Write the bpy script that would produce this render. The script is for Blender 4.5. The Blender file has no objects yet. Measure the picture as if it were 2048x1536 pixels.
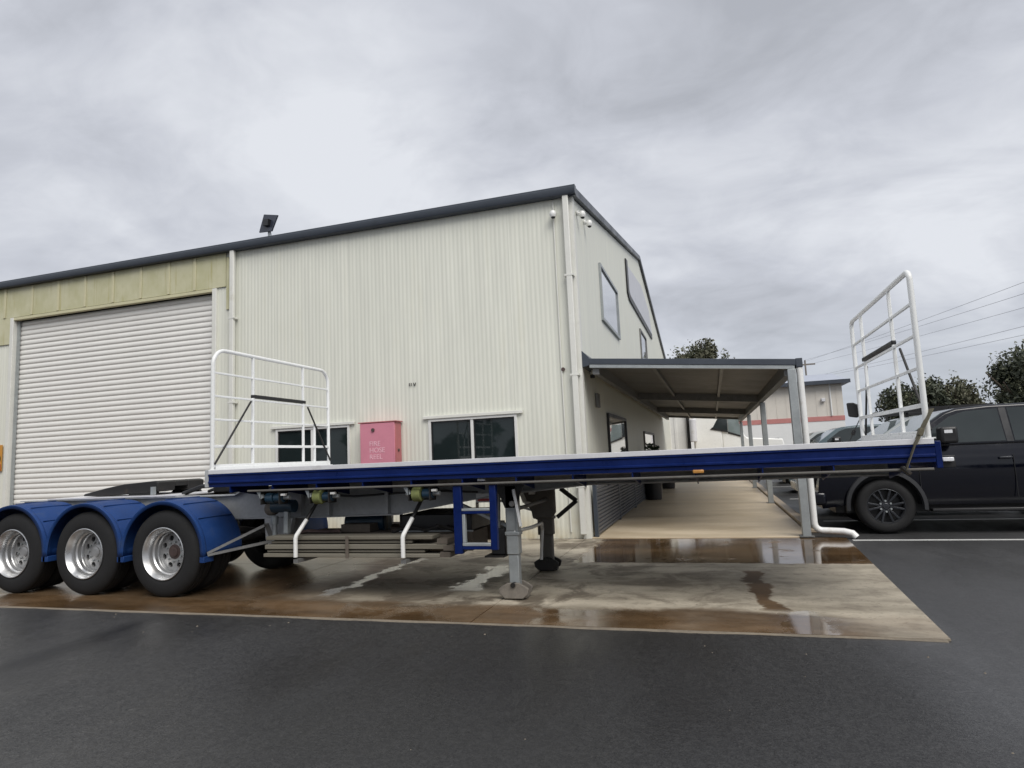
import bpy, bmesh, math, random
import numpy as np
from mathutils import Matrix, Vector
random.seed(7); rng = np.random.default_rng(7)
S = bpy.context.scene; COL = S.collection
PI = math.pi; R = math.radians

# ------------------------------------------------------------------ camera, sky, sun, exposure
cam_d = bpy.data.cameras.new('camera'); cam = bpy.data.objects.new('camera', cam_d); COL.objects.link(cam)
RT = (0.9535132864, 0.2980734613, -0.0443240823)
UP = (0.0759282814, -0.0952946111, 0.9925491591)
FW = (-0.2916287172, 0.9497742620, 0.1134968834)
cam.matrix_world = Matrix(((RT[0], UP[0], -FW[0], 0), (RT[1], UP[1], -FW[1], 0), (RT[2], UP[2], -FW[2], 1.49), (0, 0, 0, 1)))
cam_d.sensor_fit = 'HORIZONTAL'; cam_d.sensor_width = 36; cam_d.lens = 1276.03 / 2048 * 36
cam_d.clip_start = 0.05; cam_d.clip_end = 2000
S.camera = cam

SUN_EL, SUN_AZ = R(50), R(140)          # azimuth from +Y, clockwise
W = bpy.data.worlds.new('World'); S.world = W; W.use_nodes = True
nt = W.node_tree; nt.nodes.clear()
def wn(t, **k):
    n = nt.nodes.new(t)
    for a, b in k.items(): setattr(n, a, b)
    return n
def wl(a, b): nt.links.new(a, b)
def wmath(op, a, b=None, c=None):
    n = wn('ShaderNodeMath', operation=op)
    for i, v in enumerate((a, b, c)):
        if v is None: continue
        if isinstance(v, (int, float)): n.inputs[i].default_value = v
        else: wl(v, n.inputs[i])
    return n.outputs[0]
tc = wn('ShaderNodeTexCoord'); sep = wn('ShaderNodeSeparateXYZ'); wl(tc.outputs['Generated'], sep.inputs[0])
zc = wmath('MAXIMUM', sep.outputs[2], 0.0)
zz = wmath('ADD', zc, 0.36)
cx_ = wmath('DIVIDE', sep.outputs[0], zz); cy_ = wmath('DIVIDE', sep.outputs[1], zz)
comb = wn('ShaderNodeCombineXYZ'); wl(cx_, comb.inputs[0]); wl(cy_, comb.inputs[1])
def cloud(rot, scl, noise_scale, detail, rough, dist, loc):
    mp = wn('ShaderNodeMapping'); mp.inputs['Rotation'].default_value = (0, 0, R(rot)); mp.inputs['Scale'].default_value = scl
    mp.inputs['Location'].default_value = loc
    wl(comb.outputs[0], mp.inputs[0])
    n = wn('ShaderNodeTexNoise'); n.inputs['Scale'].default_value = noise_scale; n.inputs['Detail'].default_value = detail
    n.inputs['Roughness'].default_value = rough; n.inputs['Distortion'].default_value = dist
    wl(mp.outputs[0], n.inputs['Vector']); return n.outputs[0]
SKY_A, SKY_B = (3.1, 0.7, 0), (1.3, 4.2, 2)
c1 = cloud(28, (0.8, 1.1, 1), 1.05, 4, 0.5, 0.3, SKY_A)
c2 = cloud(35, (0.85, 1.2, 1), 2.9, 5, 0.55, 0.7, SKY_B)
c3 = cloud(40, (0.9, 1.25, 1), 8.0, 4, 0.6, 0.8, (2.2, 6.1, 4))
mixv = wmath('ADD', wmath('ADD', wmath('MULTIPLY', c1, 0.57), wmath('MULTIPLY', c2, 0.33)), wmath('MULTIPLY', c3, 0.10))
ramp = wn('ShaderNodeValToRGB'); wl(mixv, ramp.inputs[0])
e = ramp.color_ramp.elements
e[0].position = 0.385; e[0].color = (0.405, 0.422, 0.465, 1)
e[1].position = 0.60; e[1].color = (0.71, 0.73, 0.775, 1)
m_ = e.new(0.485); m_.color = (0.535, 0.555, 0.61, 1)
# low sky: a little bluer and flatter towards the horizon, as under a thick cloud deck
hz = wn('ShaderNodeMapRange', interpolation_type='SMOOTHSTEP'); wl(zc, hz.inputs[0])
hz.inputs[1].default_value = 0.0; hz.inputs[2].default_value = 0.22; hz.inputs[3].default_value = 0.7; hz.inputs[4].default_value = 0.0
mx = wn('ShaderNodeMix', data_type='RGBA'); wl(hz.outputs[0], mx.inputs[0]); wl(ramp.outputs[0], mx.inputs[6]); mx.inputs[7].default_value = (0.49, 0.53, 0.59, 1)
bg_c = wn('ShaderNodeBackground'); wl(mx.outputs[2], bg_c.inputs[0]); bg_c.inputs[1].default_value = 0.93
sky = wn('ShaderNodeTexSky', sky_type='NISHITA'); sky.sun_disc = False
sky.sun_elevation = SUN_EL; sky.sun_rotation = SUN_AZ
bg_s = wn('ShaderNodeBackground'); wl(sky.outputs[0], bg_s.inputs[0]); bg_s.inputs[1].default_value = 0.05
mixs = wn('ShaderNodeMixShader'); mixs.inputs[0].default_value = 0.93     # cloud cover
wl(bg_s.outputs[0], mixs.inputs[1]); wl(bg_c.outputs[0], mixs.inputs[2])
wo = wn('ShaderNodeOutputWorld'); wl(mixs.outputs[0], wo.inputs[0])

sun_d = bpy.data.lights.new('sun', 'SUN'); sun = bpy.data.objects.new('sun', sun_d); COL.objects.link(sun)
sun_d.energy = 2.2; sun_d.angle = R(40); sun_d.color = (1, 0.965, 0.91)
sv = Vector((math.sin(SUN_AZ) * math.cos(SUN_EL), math.cos(SUN_AZ) * math.cos(SUN_EL), math.sin(SUN_EL)))
sun.rotation_euler = sv.to_track_quat('Z', 'Y').to_euler(); sun.location = (0, -20, 30)
S.view_settings.view_transform = 'Standard'; S.view_settings.look = 'None'
S.view_settings.exposure = 0.3; S.view_settings.gamma = 1.0; S.view_settings.use_curve_mapping = False
S.render.engine = 'CYCLES'; S.cycles.max_bounces = 6; S.cycles.diffuse_bounces = 3; S.cycles.glossy_bounces = 3
S.cycles.caustics_reflective = False; S.cycles.caustics_refractive = False

# ------------------------------------------------------------------ materials
class NT:
    def __init__(s, name):
        s.m = bpy.data.materials.new(name); s.m.use_nodes = True; s.t = s.m.node_tree
        s.b = s.t.nodes['Principled BSDF']; s._o = None
    def n(s, t, **k):
        n = s.t.nodes.new(t)
        for a, b in k.items(): setattr(n, a, b)
        return n
    def l(s, a, b): s.t.links.new(a, b)
    def put(s, v, sock):
        if isinstance(v, (int, float)): sock.default_value = v
        elif isinstance(v, tuple): sock.default_value = v if len(v) == 4 or sock.type == 'VECTOR' else (*v, 1)
        else: s.l(v, sock)
    def obj(s):
        if s._o is None: s._o = s.n('ShaderNodeTexCoord').outputs['Object']
        return s._o
    def xyz(s):
        q = s.n('ShaderNodeSeparateXYZ'); s.l(s.obj(), q.inputs[0]); return q.outputs
    def math(s, op, a, b=0.0, c=0.0, clamp=False):
        q = s.n('ShaderNodeMath', operation=op); q.use_clamp = clamp
        s.put(a, q.inputs[0]); s.put(b, q.inputs[1]); s.put(c, q.inputs[2]); return q.outputs[0]
    def noise(s, scale, detail=4, rough=0.55, stretch=None, loc=(0, 0, 0), dist=0.0):
        q = s.n('ShaderNodeTexNoise'); q.inputs['Scale'].default_value = scale; q.inputs['Detail'].default_value = detail
        q.inputs['Roughness'].default_value = rough; q.inputs['Distortion'].default_value = dist
        mp = s.n('ShaderNodeMapping'); s.l(s.obj(), mp.inputs[0]); mp.inputs['Location'].default_value = loc
        if stretch: mp.inputs['Scale'].default_value = stretch
        s.l(mp.outputs[0], q.inputs['Vector']); return q.outputs[0]
    def step(s, v, a, b, lo=0.0, hi=1.0):
        q = s.n('ShaderNodeMapRange', interpolation_type='SMOOTHSTEP'); s.put(v, q.inputs[0])
        for i, x in enumerate((a, b, lo, hi)): q.inputs[i + 1].default_value = x
        return q.outputs[0]
    def mix(s, f, a, b):
        q = s.n('ShaderNodeMix', data_type='RGBA'); s.put(f, q.inputs[0]); s.put(a, q.inputs[6]); s.put(b, q.inputs[7]); return q.outputs[2]
    def bump(s, h, strength, distance=0.01):
        q = s.n('ShaderNodeBump'); q.inputs['Strength'].default_value = strength; q.inputs['Distance'].default_value = distance
        s.l(h, q.inputs['Height']); s.l(q.outputs[0], s.b.inputs['Normal'])
    def set(s, **k):
        for a, v in k.items(): s.put(v, s.b.inputs[{'col': 'Base Color', 'rough': 'Roughness', 'metal': 'Metallic', 'spec': 'Specular IOR Level', 'coat': 'Coat Weight', 'alpha': 'Alpha'}[a]])
        return s.m

def paint(name, col, rough=0.45, metal=0.0, var=0.18, dirt=None, scale=3.0, bump=0.0, coat=0.0, stretch=None):
    a = NT(name)
    n1 = a.noise(scale, 5, 0.6, stretch); n2 = a.noise(scale * 9, 4, 0.6)
    f = a.math('ADD', a.math('MULTIPLY', n1, 0.65), a.math('MULTIPLY', n2, 0.35))
    d = dirt or tuple(c * (1 - 2.2 * var) for c in col)
    lo = tuple(c * (1 - var) for c in col); hi = tuple(min(1, c * (1 + var * 0.6)) for c in col)
    c = a.mix(a.step(f, 0.3, 0.7), lo, hi)
    c = a.mix(a.step(n1, 0.58, 0.78, 0, 0.75), c, d)
    a.set(col=c, rough=a.step(f, 0.3, 0.75, max(0.02, rough - 0.1), min(1, rough + 0.14)), metal=metal, coat=coat)
    if bump: a.bump(n2, bump, 0.004)
    return a.m

M = {}
# wall sheeting: cream paint with faint rain streaks and green mildew
def wall_mat(name, col, stain=(0.52, 0.50, 0.38), base=0.07):
    a = NT(name)
    st = a.noise(1.0, 5, 0.6, (5, 5, 0.35)); bl = a.noise(0.55, 4, 0.6)
    fine = a.noise(40, 3, 0.6)
    c = a.mix(a.step(st, 0.35, 0.75), tuple(x * 0.93 for x in col), tuple(min(1, x * 1.05) for x in col))
    c = a.mix(a.step(a.math('MULTIPLY', st, a.math('ADD', bl, 0.45)), 0.5, 0.72, 0, base * 3), c, stain)
    c = a.mix(a.step(fine, 0.6, 0.8, 0, 0.08), c, (0.3, 0.28, 0.2))
    oi = a.n('ShaderNodeObjectInfo'); c = a.mix(a.math('MULTIPLY', oi.outputs['Random'], 0.10), c, (0.58, 0.59, 0.51))
    z = a.xyz()[2]
    c = a.mix(a.math('MULTIPLY', a.step(z, 0.7, 0.0), a.step(a.noise(2.2, 4), 0.3, 0.7, 0.1, 0.75)), c, (0.52, 0.43, 0.26))
    return a.set(col=c, rough=a.step(st, 0.3, 0.7, 0.42, 0.55))
M['wall'] = wall_mat('cream_wall_paint', (0.745, 0.75, 0.665))
M['trim'] = paint('pale_trim_paint', (0.72, 0.72, 0.67), 0.45, var=0.06, dirt=(0.5, 0.48, 0.38), scale=2)
def lintel_mat():
    a = NT('mildewed_lintel_sheet')
    n1 = a.noise(1.4, 5, 0.6, (1.2, 1.2, 1.0)); st = a.noise(2.0, 4, 0.6, (6, 6, 0.4))
    c = a.mix(a.step(n1, 0.35, 0.68), (0.49, 0.475, 0.29), (0.58, 0.56, 0.39))
    c = a.mix(a.step(st, 0.55, 0.78, 0, 0.7), c, (0.40, 0.36, 0.15))
    return a.set(col=c, rough=0.6)
M['lintel'] = lintel_mat()
M['lintel_rib'] = paint('lintel_rib', (0.58, 0.55, 0.36), 0.55, var=0.08, scale=2)
M['slat'] = paint('roller_slat_paint', (0.76, 0.75, 0.715), 0.45, var=0.05, dirt=(0.58, 0.55, 0.48), scale=0.8, stretch=(0.5, 1, 3))
M['charcoal'] = paint('charcoal_sheet', (0.048, 0.058, 0.075), 0.42, var=0.12, scale=1.2)
M['charcoal_slat'] = paint('charcoal_slat', (0.085, 0.088, 0.098), 0.5, var=0.12, scale=2)
M['glass'] = (lambda a: a.set(col=a.mix(a.noise(1.2, 3), (0.010, 0.014, 0.016), (0.02, 0.03, 0.03)), rough=0.03, spec=0.45))(NT('dark_window_glass'))
M['glass_sky'] = (lambda a: a.set(col=a.mix(a.noise(0.8, 3), (0.62, 0.64, 0.66), (0.72, 0.74, 0.76)), rough=0.02, metal=0.75))(NT('reflecting_window_glass'))
M['alu'] = paint('aluminium_frame', (0.72, 0.72, 0.70), 0.35, var=0.05)
M['black_frame'] = paint('black_frame', (0.02, 0.02, 0.022), 0.4, var=0.2)
M['soffit'] = paint('awning_underside', (0.125, 0.122, 0.118), 0.55, var=0.1, scale=1.0)
M['galv'] = paint('galvanised_steel', (0.36, 0.385, 0.39), 0.42, metal=0.35, var=0.14, scale=4)
M['galv_dark'] = paint('weathered_galvanised', (0.20, 0.20, 0.195), 0.5, metal=0.3, var=0.25, scale=5, dirt=(0.12, 0.08, 0.05))
M['pvc'] = paint('white_pvc', (0.80, 0.80, 0.78), 0.3, var=0.05, dirt=(0.55, 0.52, 0.45), scale=5)
M['white'] = paint('white_enamel', (0.80, 0.81, 0.80), 0.32, var=0.05, dirt=(0.55, 0.54, 0.50), scale=6)
M['deck'] = paint('pale_deck_edge', (0.66, 0.66, 0.68), 0.4, var=0.08, dirt=(0.45, 0.43, 0.40), scale=3)
M['navy'] = paint('navy_enamel', (0.0012, 0.0115, 0.088), 0.36, var=0.25, dirt=(0.006, 0.012, 0.045), scale=2.5, coat=0.0)
M['guard'] = paint('blue_plastic_guard', (0.012, 0.044, 0.16), 0.5, var=0.16, dirt=(0.035, 0.06, 0.13), scale=4)
for k_ in ('navy', 'guard'): M[k_].node_tree.nodes['Principled BSDF'].inputs['Specular IOR Level'].default_value = 0.25
M['rubber'] = paint('tyre_rubber', (0.008, 0.008, 0.0085), 0.8, var=0.25, dirt=(0.02, 0.018, 0.016), scale=6, bump=0.2)
M['rim'] = paint('silver_rim', (0.55, 0.555, 0.56), 0.3, metal=0.85, var=0.08, dirt=(0.40, 0.38, 0.35), scale=2)
M['rim_disc'] = paint('worn_silver_disc', (0.42, 0.42, 0.42), 0.42, metal=0.45, var=0.12, dirt=(0.3, 0.27, 0.24), scale=5)
M['rust'] = paint('rusty_hub', (0.085, 0.055, 0.05), 0.6, var=0.3, scale=14)
M['chassis'] = paint('grey_chassis_paint', (0.44, 0.45, 0.455), 0.5, var=0.16, dirt=(0.16, 0.14, 0.12), scale=3)
M['leg_brown'] = paint('brown_grey_leg', (0.125, 0.118, 0.108), 0.6, metal=0.1, var=0.25, dirt=(0.05, 0.035, 0.025), scale=6)
M['steel_dark'] = paint('dark_greasy_steel', (0.02, 0.019, 0.0185), 0.5, metal=0.2, var=0.3, dirt=(0.07, 0.05, 0.03), scale=7)
M['black'] = paint('black_plastic', (0.012, 0.012, 0.013), 0.45, var=0.25, scale=4)
M['plank'] = paint('weathered_timber', (0.22, 0.205, 0.17), 0.8, var=0.3, dirt=(0.11, 0.09, 0.065), scale=2.2, stretch=(0.4, 4, 4), bump=0.3)
M['plank_dark'] = paint('dark_timber', (0.12, 0.10, 0.08), 0.75, var=0.3, scale=4, bump=0.3)
M['concrete_shoe'] = paint('muddy_steel_shoe', (0.19, 0.17, 0.145), 0.8, var=0.3, dirt=(0.12, 0.09, 0.06), scale=9)
M['pink'] = paint('faded_red_cabinet', (0.62, 0.235, 0.305), 0.6, var=0.06, dirt=(0.58, 0.28, 0.33), scale=3)
M['pink_side'] = paint('red_cabinet_side', (0.46, 0.145, 0.155), 0.5, var=0.12, scale=3)
M['letter'] = paint('faded_white_letter', (0.80, 0.50, 0.57), 0.6, var=0.15, scale=20)
M['orange'] = paint('orange_sign_face', (0.56, 0.26, 0.035), 0.5, var=0.08)
M['sign_dark'] = paint('sign_black_print', (0.06, 0.028, 0.006), 0.5, var=0.1)
M['sign_red'] = paint('sign_red_print', (0.42, 0.12, 0.03), 0.5, var=0.1)
M['green_strap'] = paint('green_webbing', (0.19, 0.215, 0.075), 0.8, var=0.25, scale=12)
M['olive_strap'] = paint('olive_webbing', (0.13, 0.115, 0.075), 0.8, var=0.25, scale=15, bump=0.3)
M['blue_steel'] = paint('teal_blue_winch', (0.012, 0.04, 0.07), 0.4, var=0.25, scale=8)
M['amber'] = paint('amber_lens', (0.5, 0.24, 0.06), 0.25, var=0.1)
M['lens'] = paint('clear_lens', (0.75, 0.76, 0.78), 0.15, var=0.05)
M['red'] = paint('red_reflector', (0.4, 0.03, 0.03), 0.35, var=0.1)
M['road_paint'] = paint('worn_white_line', (0.55, 0.55, 0.53), 0.6, var=0.15, dirt=(0.2, 0.2, 0.2), scale=5)
M['dark_car'] = paint('black_navy_car_paint', (0.0022, 0.0028, 0.007), 0.07, var=0.1, coat=0.0, scale=1)
M['grey_car'] = paint('grey_car_paint', (0.34, 0.36, 0.36), 0.28, var=0.05, coat=0.5, scale=1)
M['teal_car'] = paint('dark_teal_car_paint', (0.05, 0.085, 0.10), 0.28, var=0.05, coat=0.5, scale=1)
M['car_glass'] = (lambda a: a.set(col=a.mix(a.noise(1.5, 3), (0.02, 0.025, 0.027), (0.045, 0.055, 0.057)), rough=0.03, spec=0.4))(NT('tinted_car_glass'))
M['screen_glass'] = (lambda a: a.set(col=a.mix(a.noise(1.5, 3), (0.16, 0.20, 0.20), (0.24, 0.28, 0.28)), rough=0.03, spec=0.9))(NT('pale_windscreen_glass'))
M['flare'] = paint('grey_black_flare', (0.02, 0.021, 0.024), 0.6, var=0.15)
M['dark_rim'] = paint('dark_alloy', (0.045, 0.048, 0.055), 0.32, metal=0.5, var=0.2)
M['pot'] = paint('black_glazed_pot', (0.014, 0.014, 0.016), 0.4, var=0.2, scale=5)
M['truck_white'] = paint('white_truck_paint', (0.84, 0.84, 0.81), 0.35, var=0.06, scale=1)
M['far_cream'] = paint('far_cream_wall', (0.68, 0.64, 0.575), 0.6, var=0.06, scale=0.6)
M['far_white'] = paint('far_white_wall', (0.78, 0.785, 0.775), 0.6, var=0.05, scale=0.6)
M['far_red'] = paint('far_red_band', (0.52, 0.22, 0.205), 0.6, var=0.1, scale=1)
M['far_roof'] = paint('far_blue_grey_roof', (0.40, 0.43, 0.50), 0.5, var=0.1, scale=0.5)
M['sign_board'] = paint('pale_sign_board', (0.60, 0.61, 0.65), 0.5, var=0.12, dirt=(0.40, 0.41, 0.46), scale=1.8)
M['panel_cell'] = paint('dark_solar_cells', (0.03, 0.036, 0.055), 0.3, var=0.2, scale=6)
M['cable'] = paint('grey_cable', (0.32, 0.32, 0.34), 0.6, var=0.05)
M['wood_pole'] = paint('grey_timber_pole', (0.22, 0.20, 0.18), 0.8, var=0.15)
M['bark'] = paint('bark', (0.10, 0.08, 0.06), 0.85, var=0.3, scale=6)
def plank_mat():
    a = NT('weathered_plank'); n = a.noise(2.2, 5, 0.6, (0.5, 6, 6)); n2 = a.noise(7, 4, 0.65)
    oi = a.n('ShaderNodeObjectInfo').outputs['Random']
    c = a.mix(oi, (0.10, 0.09, 0.07), (0.22, 0.205, 0.165))
    c = a.mix(a.step(n, 0.35, 0.7, 0, 0.6), c, (0.10, 0.085, 0.06)); c = a.mix(a.step(n2, 0.58, 0.75, 0, 0.6), c, (0.06, 0.045, 0.03))
    a.bump(n, 0.5, 0.004); return a.set(col=c, rough=0.85)
M['plank'] = plank_mat()
def leaf_mat(name, a_, b_):
    a = NT(name); n = a.noise(1.6, 4); n2 = a.noise(9, 3)
    return a.set(col=a.mix(a.step(a.math('ADD', a.math('MULTIPLY', n, 0.6), a.math('MULTIPLY', n2, 0.4)), 0.35, 0.65), a_, b_), rough=0.6)
M['leaf_grey'] = leaf_mat('grey_green_leaf', (0.05, 0.055, 0.03), (0.13, 0.125, 0.08))
M['leaf_dark'] = leaf_mat('dark_green_leaf', (0.022, 0.03, 0.02), (0.065, 0.075, 0.045))
M['leaf_light'] = leaf_mat('pale_olive_leaf', (0.05, 0.06, 0.03), (0.14, 0.145, 0.085))  # lighter leaves mixed into the crowns for variety
M['leaf_pot'] = leaf_mat('pot_plant_leaf', (0.02, 0.04, 0.02), (0.06, 0.09, 0.045))

# ground materials: position-driven because water lies where it lies
def asphalt():
    a = NT('damp_asphalt'); x, y, z = a.xyz()
    grain = a.math('ADD', a.math('MULTIPLY', a.noise(150, 2, 0.7), 0.35), a.math('ADD', a.math('MULTIPLY', a.noise(75, 2, 0.6, loc=(9, 4, 0)), 0.35), a.math('MULTIPLY', a.noise(38, 2, 0.6, loc=(2, 7, 0)), 0.30))); mid = a.noise(11, 4, 0.6); big = a.noise(0.45, 5, 0.6, dist=0.4); str_ = a.noise(0.8, 4, 0.6, (1.0, 0.35, 1))
    c = a.mix(a.step(grain, 0.40, 0.61), (0.008, 0.0078, 0.008), (0.057, 0.0565, 0.056))
    c = a.mix(a.step(mid, 0.35, 0.7, 0, 0.45), c, (0.022, 0.0215, 0.022))
    specks = a.noise(48, 1, 0.5, loc=(5, 2, 1))
    c = a.mix(a.step(specks, 0.75, 0.80, 0, 0.35), c, (0.22, 0.21, 0.20))
    # wet smear running off the slab, left of the picture
    u = a.math('ADD', a.math('ADD', x, a.math('MULTIPLY', y, 0.16)), a.math('MULTIPLY', big, 0.9))
    smear = a.math('MULTIPLY', a.step(a.math('ABSOLUTE', a.math('ADD', u, 4.35)), 0.3, 0.02), a.step(a.math('ADD', y, a.math('MULTIPLY', mid, 0.6)), 3.0, 4.2))
    wet = a.math('MAXIMUM', smear, a.step(big, 0.58, 0.75, 0, 0.45))
    dx = a.math('MULTIPLY', a.math('ADD', x, 1.2), 0.42); dy = a.math('MULTIPLY', a.math('SUBTRACT', y, 4.2), 0.55)
    dd = a.math('SQRT', a.math('ADD', a.math('MULTIPLY', dx, dx), a.math('MULTIPLY', dy, dy)))
    dark_mid = a.step(a.math('ADD', dd, a.math('MULTIPLY', a.math('SUBTRACT', big, 0.5), 1.6)), 1.5, 0.2)  # broad darker area in the middle of the asphalt
    c = a.mix(a.math('MULTIPLY', dark_mid, 0.55), c, (0.012, 0.0115, 0.0115))
    pale = a.step(a.math('ADD', x, a.math('MULTIPLY', big, 2.0)), 1.6, 3.6)
    c = a.mix(a.math('MULTIPLY', pale, 0.35), c, (0.075, 0.075, 0.077))
    c = a.mix(a.math('MULTIPLY', wet, 0.8), c, (0.008, 0.008, 0.009))
    rough = a.step(str_, 0.3, 0.72, 0.30, 0.62)
    rough = a.math('SUBTRACT', rough, a.math('MULTIPLY', wet, 0.1))
    a.set(col=c, rough=rough, spec=0.5)
    h = a.math('ADD', a.math('MULTIPLY', grain, 0.7), a.math('MULTIPLY', a.noise(45, 3), 0.5))
    a.bump(h, 0.55, 0.006)
    return a.m
M['asphalt'] = asphalt()

def apron_mat():
    a = NT('wet_stained_concrete'); x, y, z = a.xyz()
    n1 = a.noise(0.9, 5, 0.62, dist=0.3); n2 = a.noise(4, 5, 0.65); n3 = a.noise(35, 3, 0.6); ns = a.noise(1.1, 6, 0.66, (0.6, 1.7, 1))
    nx = a.noise(2.2, 4, 0.6, loc=(7, 3, 0))
    wob = a.math('MULTIPLY', a.math('SUBTRACT', n1, 0.5), 1.3); wob2 = a.math('MULTIPLY', a.math('SUBTRACT', n2, 0.5), 0.5)
    yw = a.math('ADD', y, a.math('ADD', wob, wob2)); xw = a.math('ADD', x, a.math('ADD', wob, wob2))
    ywf = a.math('ADD', y, a.math('MULTIPLY', wob2, 0.35))
    dry = a.mix(a.step(ns, 0.32, 0.66), (0.29, 0.255, 0.198), (0.52, 0.465, 0.37))
    dry = a.mix(a.step(n2, 0.48, 0.72, 0, 0.5), dry, (0.17, 0.142, 0.112))
    dry = a.mix(a.step(a.noise(14, 4, 0.7, loc=(1, 9, 0)), 0.56, 0.68, 0, 0.45), dry, (0.14, 0.115, 0.09))
    dry = a.mix(a.step(n3, 0.55, 0.8, 0, 0.25), dry, (0.42, 0.38, 0.32))
    # wet sheet in front of the walkway, wet front edge, wet ground round the wheels
    w1 = a.math('MULTIPLY', a.step(ywf, 8.85, 8.95), a.step(a.math('ADD', x, wob2), -2.05, -1.85))
    w2 = a.step(a.math('ADD', y, a.math('ADD', a.math('MULTIPLY', wob, 0.4), a.math('MULTIPLY', wob2, 0.6))), 6.42, 6.2)
    w2 = a.math('MULTIPLY', w2, a.step(a.math('ADD', x, wob), 1.35, 0.6, 0.35, 1.0))
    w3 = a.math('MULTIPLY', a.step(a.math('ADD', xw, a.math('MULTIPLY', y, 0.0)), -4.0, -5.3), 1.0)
    tx = a.math('ABSOLUTE', a.math('SUBTRACT', a.math('ADD', x, a.math('MULTIPLY', a.math('SUBTRACT', nx, 0.5), 0.5)), a.math('ADD', 0.30, a.math('MULTIPLY', a.math('SUBTRACT', 8.3, y), 0.07))))
    trail = a.math('MULTIPLY', a.step(tx, 0.12, 0.07), a.math('MULTIPLY', a.step(y, 6.3, 6.5), a.step(y, 8.45, 8.3)))
    l3 = a.math('ABSOLUTE', a.math('ADD', a.math('ADD', x, 4.42), a.math('ADD', a.math('MULTIPLY', a.math('SUBTRACT', nx, 0.5), 0.55), a.math('MULTIPLY', wob2, 0.9))))
    run1 = a.math('MULTIPLY', a.step(l3, 0.12, 0.07), a.math('MULTIPLY', a.step(y, 6.5, 6.7), a.step(y, 9.6, 8.6)))
    l4 = a.math('ABSOLUTE', a.math('ADD', a.math('ADD', x, 2.86), a.math('ADD', a.math('MULTIPLY', a.math('SUBTRACT', nx, 0.5), 0.7), a.math('MULTIPLY', wob2, 1.1))))
    run2 = a.math('MULTIPLY', a.step(l4, 0.2, 0.1), a.math('MULTIPLY', a.step(y, 6.9, 7.05), a.step(y, 9.0, 8.4)))
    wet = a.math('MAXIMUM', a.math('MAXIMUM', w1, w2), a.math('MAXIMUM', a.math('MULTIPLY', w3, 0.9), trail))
    pud = a.math('MULTIPLY', a.math('MULTIPLY', a.step(a.math('ADD', x, wob2), 0.42, 0.5), a.step(a.math('ADD', x, wob2), 0.86, 0.78)), a.step(a.math('ADD', y, wob2), 6.42, 6.34))
    brown = a.mix(a.step(ns, 0.35, 0.7), (0.072, 0.043, 0.021), (0.16, 0.098, 0.050))
    brown = a.mix(a.step(n2, 0.55, 0.8, 0, 0.6), brown, (0.055, 0.035, 0.02))
    mot = a.noise(1.7, 6, 0.68, loc=(2, 8, 0), dist=0.5)
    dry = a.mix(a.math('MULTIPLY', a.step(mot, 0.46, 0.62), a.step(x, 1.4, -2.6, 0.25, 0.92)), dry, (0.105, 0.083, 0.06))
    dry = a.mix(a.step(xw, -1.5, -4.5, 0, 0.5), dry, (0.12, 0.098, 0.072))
    dry = a.mix(a.step(a.noise(6.5, 5, 0.7, loc=(4, 1, 0)), 0.60, 0.70, 0, 0.6), dry, (0.10, 0.078, 0.058))
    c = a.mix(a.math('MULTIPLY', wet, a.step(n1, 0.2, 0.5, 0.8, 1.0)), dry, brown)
    c = a.mix(a.math('MULTIPLY', a.math('MAXIMUM', run1, run2), 0.75), c, (0.42, 0.40, 0.37))  # sky reflection in the water runs painted as a pale colour
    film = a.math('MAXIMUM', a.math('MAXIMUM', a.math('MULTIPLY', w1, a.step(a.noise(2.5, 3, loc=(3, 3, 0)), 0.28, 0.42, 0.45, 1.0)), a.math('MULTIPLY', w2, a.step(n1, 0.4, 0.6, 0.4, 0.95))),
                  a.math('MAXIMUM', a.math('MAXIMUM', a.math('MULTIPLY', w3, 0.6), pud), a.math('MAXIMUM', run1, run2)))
    ro = a.step(film, 0.0, 1.0, 0.62, 0.06)
    a.set(col=c, rough=ro, spec=a.step(film, 0, 1, 0.35, 0.75))
    q = a.n('ShaderNodeBump'); q.inputs['Distance'].default_value = 0.004
    a.l(a.step(film, 0, 1, 0.4, 0.02), q.inputs['Strength']); a.l(a.math('ADD', n3, a.noise(120, 2)), q.inputs['Height']); a.l(q.outputs[0], a.b.inputs['Normal'])
    return a.m
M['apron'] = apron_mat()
def walk_mat():
    a = NT('dry_tan_concrete'); x, y, z = a.xyz()
    ns = a.noise(1.0, 5, 0.6, (0.5, 1.3, 1)); n3 = a.noise(30, 3)
    c = a.mix(a.step(ns, 0.3, 0.7), (0.46, 0.37, 0.25), (0.62, 0.52, 0.38))
    c = a.mix(a.step(n3, 0.5, 0.8, 0, 0.3), c, (0.28, 0.22, 0.16))
    c = a.mix(a.math('MULTIPLY', a.step(a.math('ADD', x, a.math('MULTIPLY', ns, 0.4)), 1.35, 1.7), 0.6), c, (0.2, 0.15, 0.11))
    a.set(col=c, rough=a.step(ns, 0.3, 0.7, 0.4, 0.55)); a.bump(n3, 0.2, 0.003); return a.m
M['walk'] = walk_mat()
M['trim_conc'] = paint('pale_worn_concrete', (0.18, 0.152, 0.115), 0.8, var=0.3, dirt=(0.12, 0.085, 0.055), scale=2.5)

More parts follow.
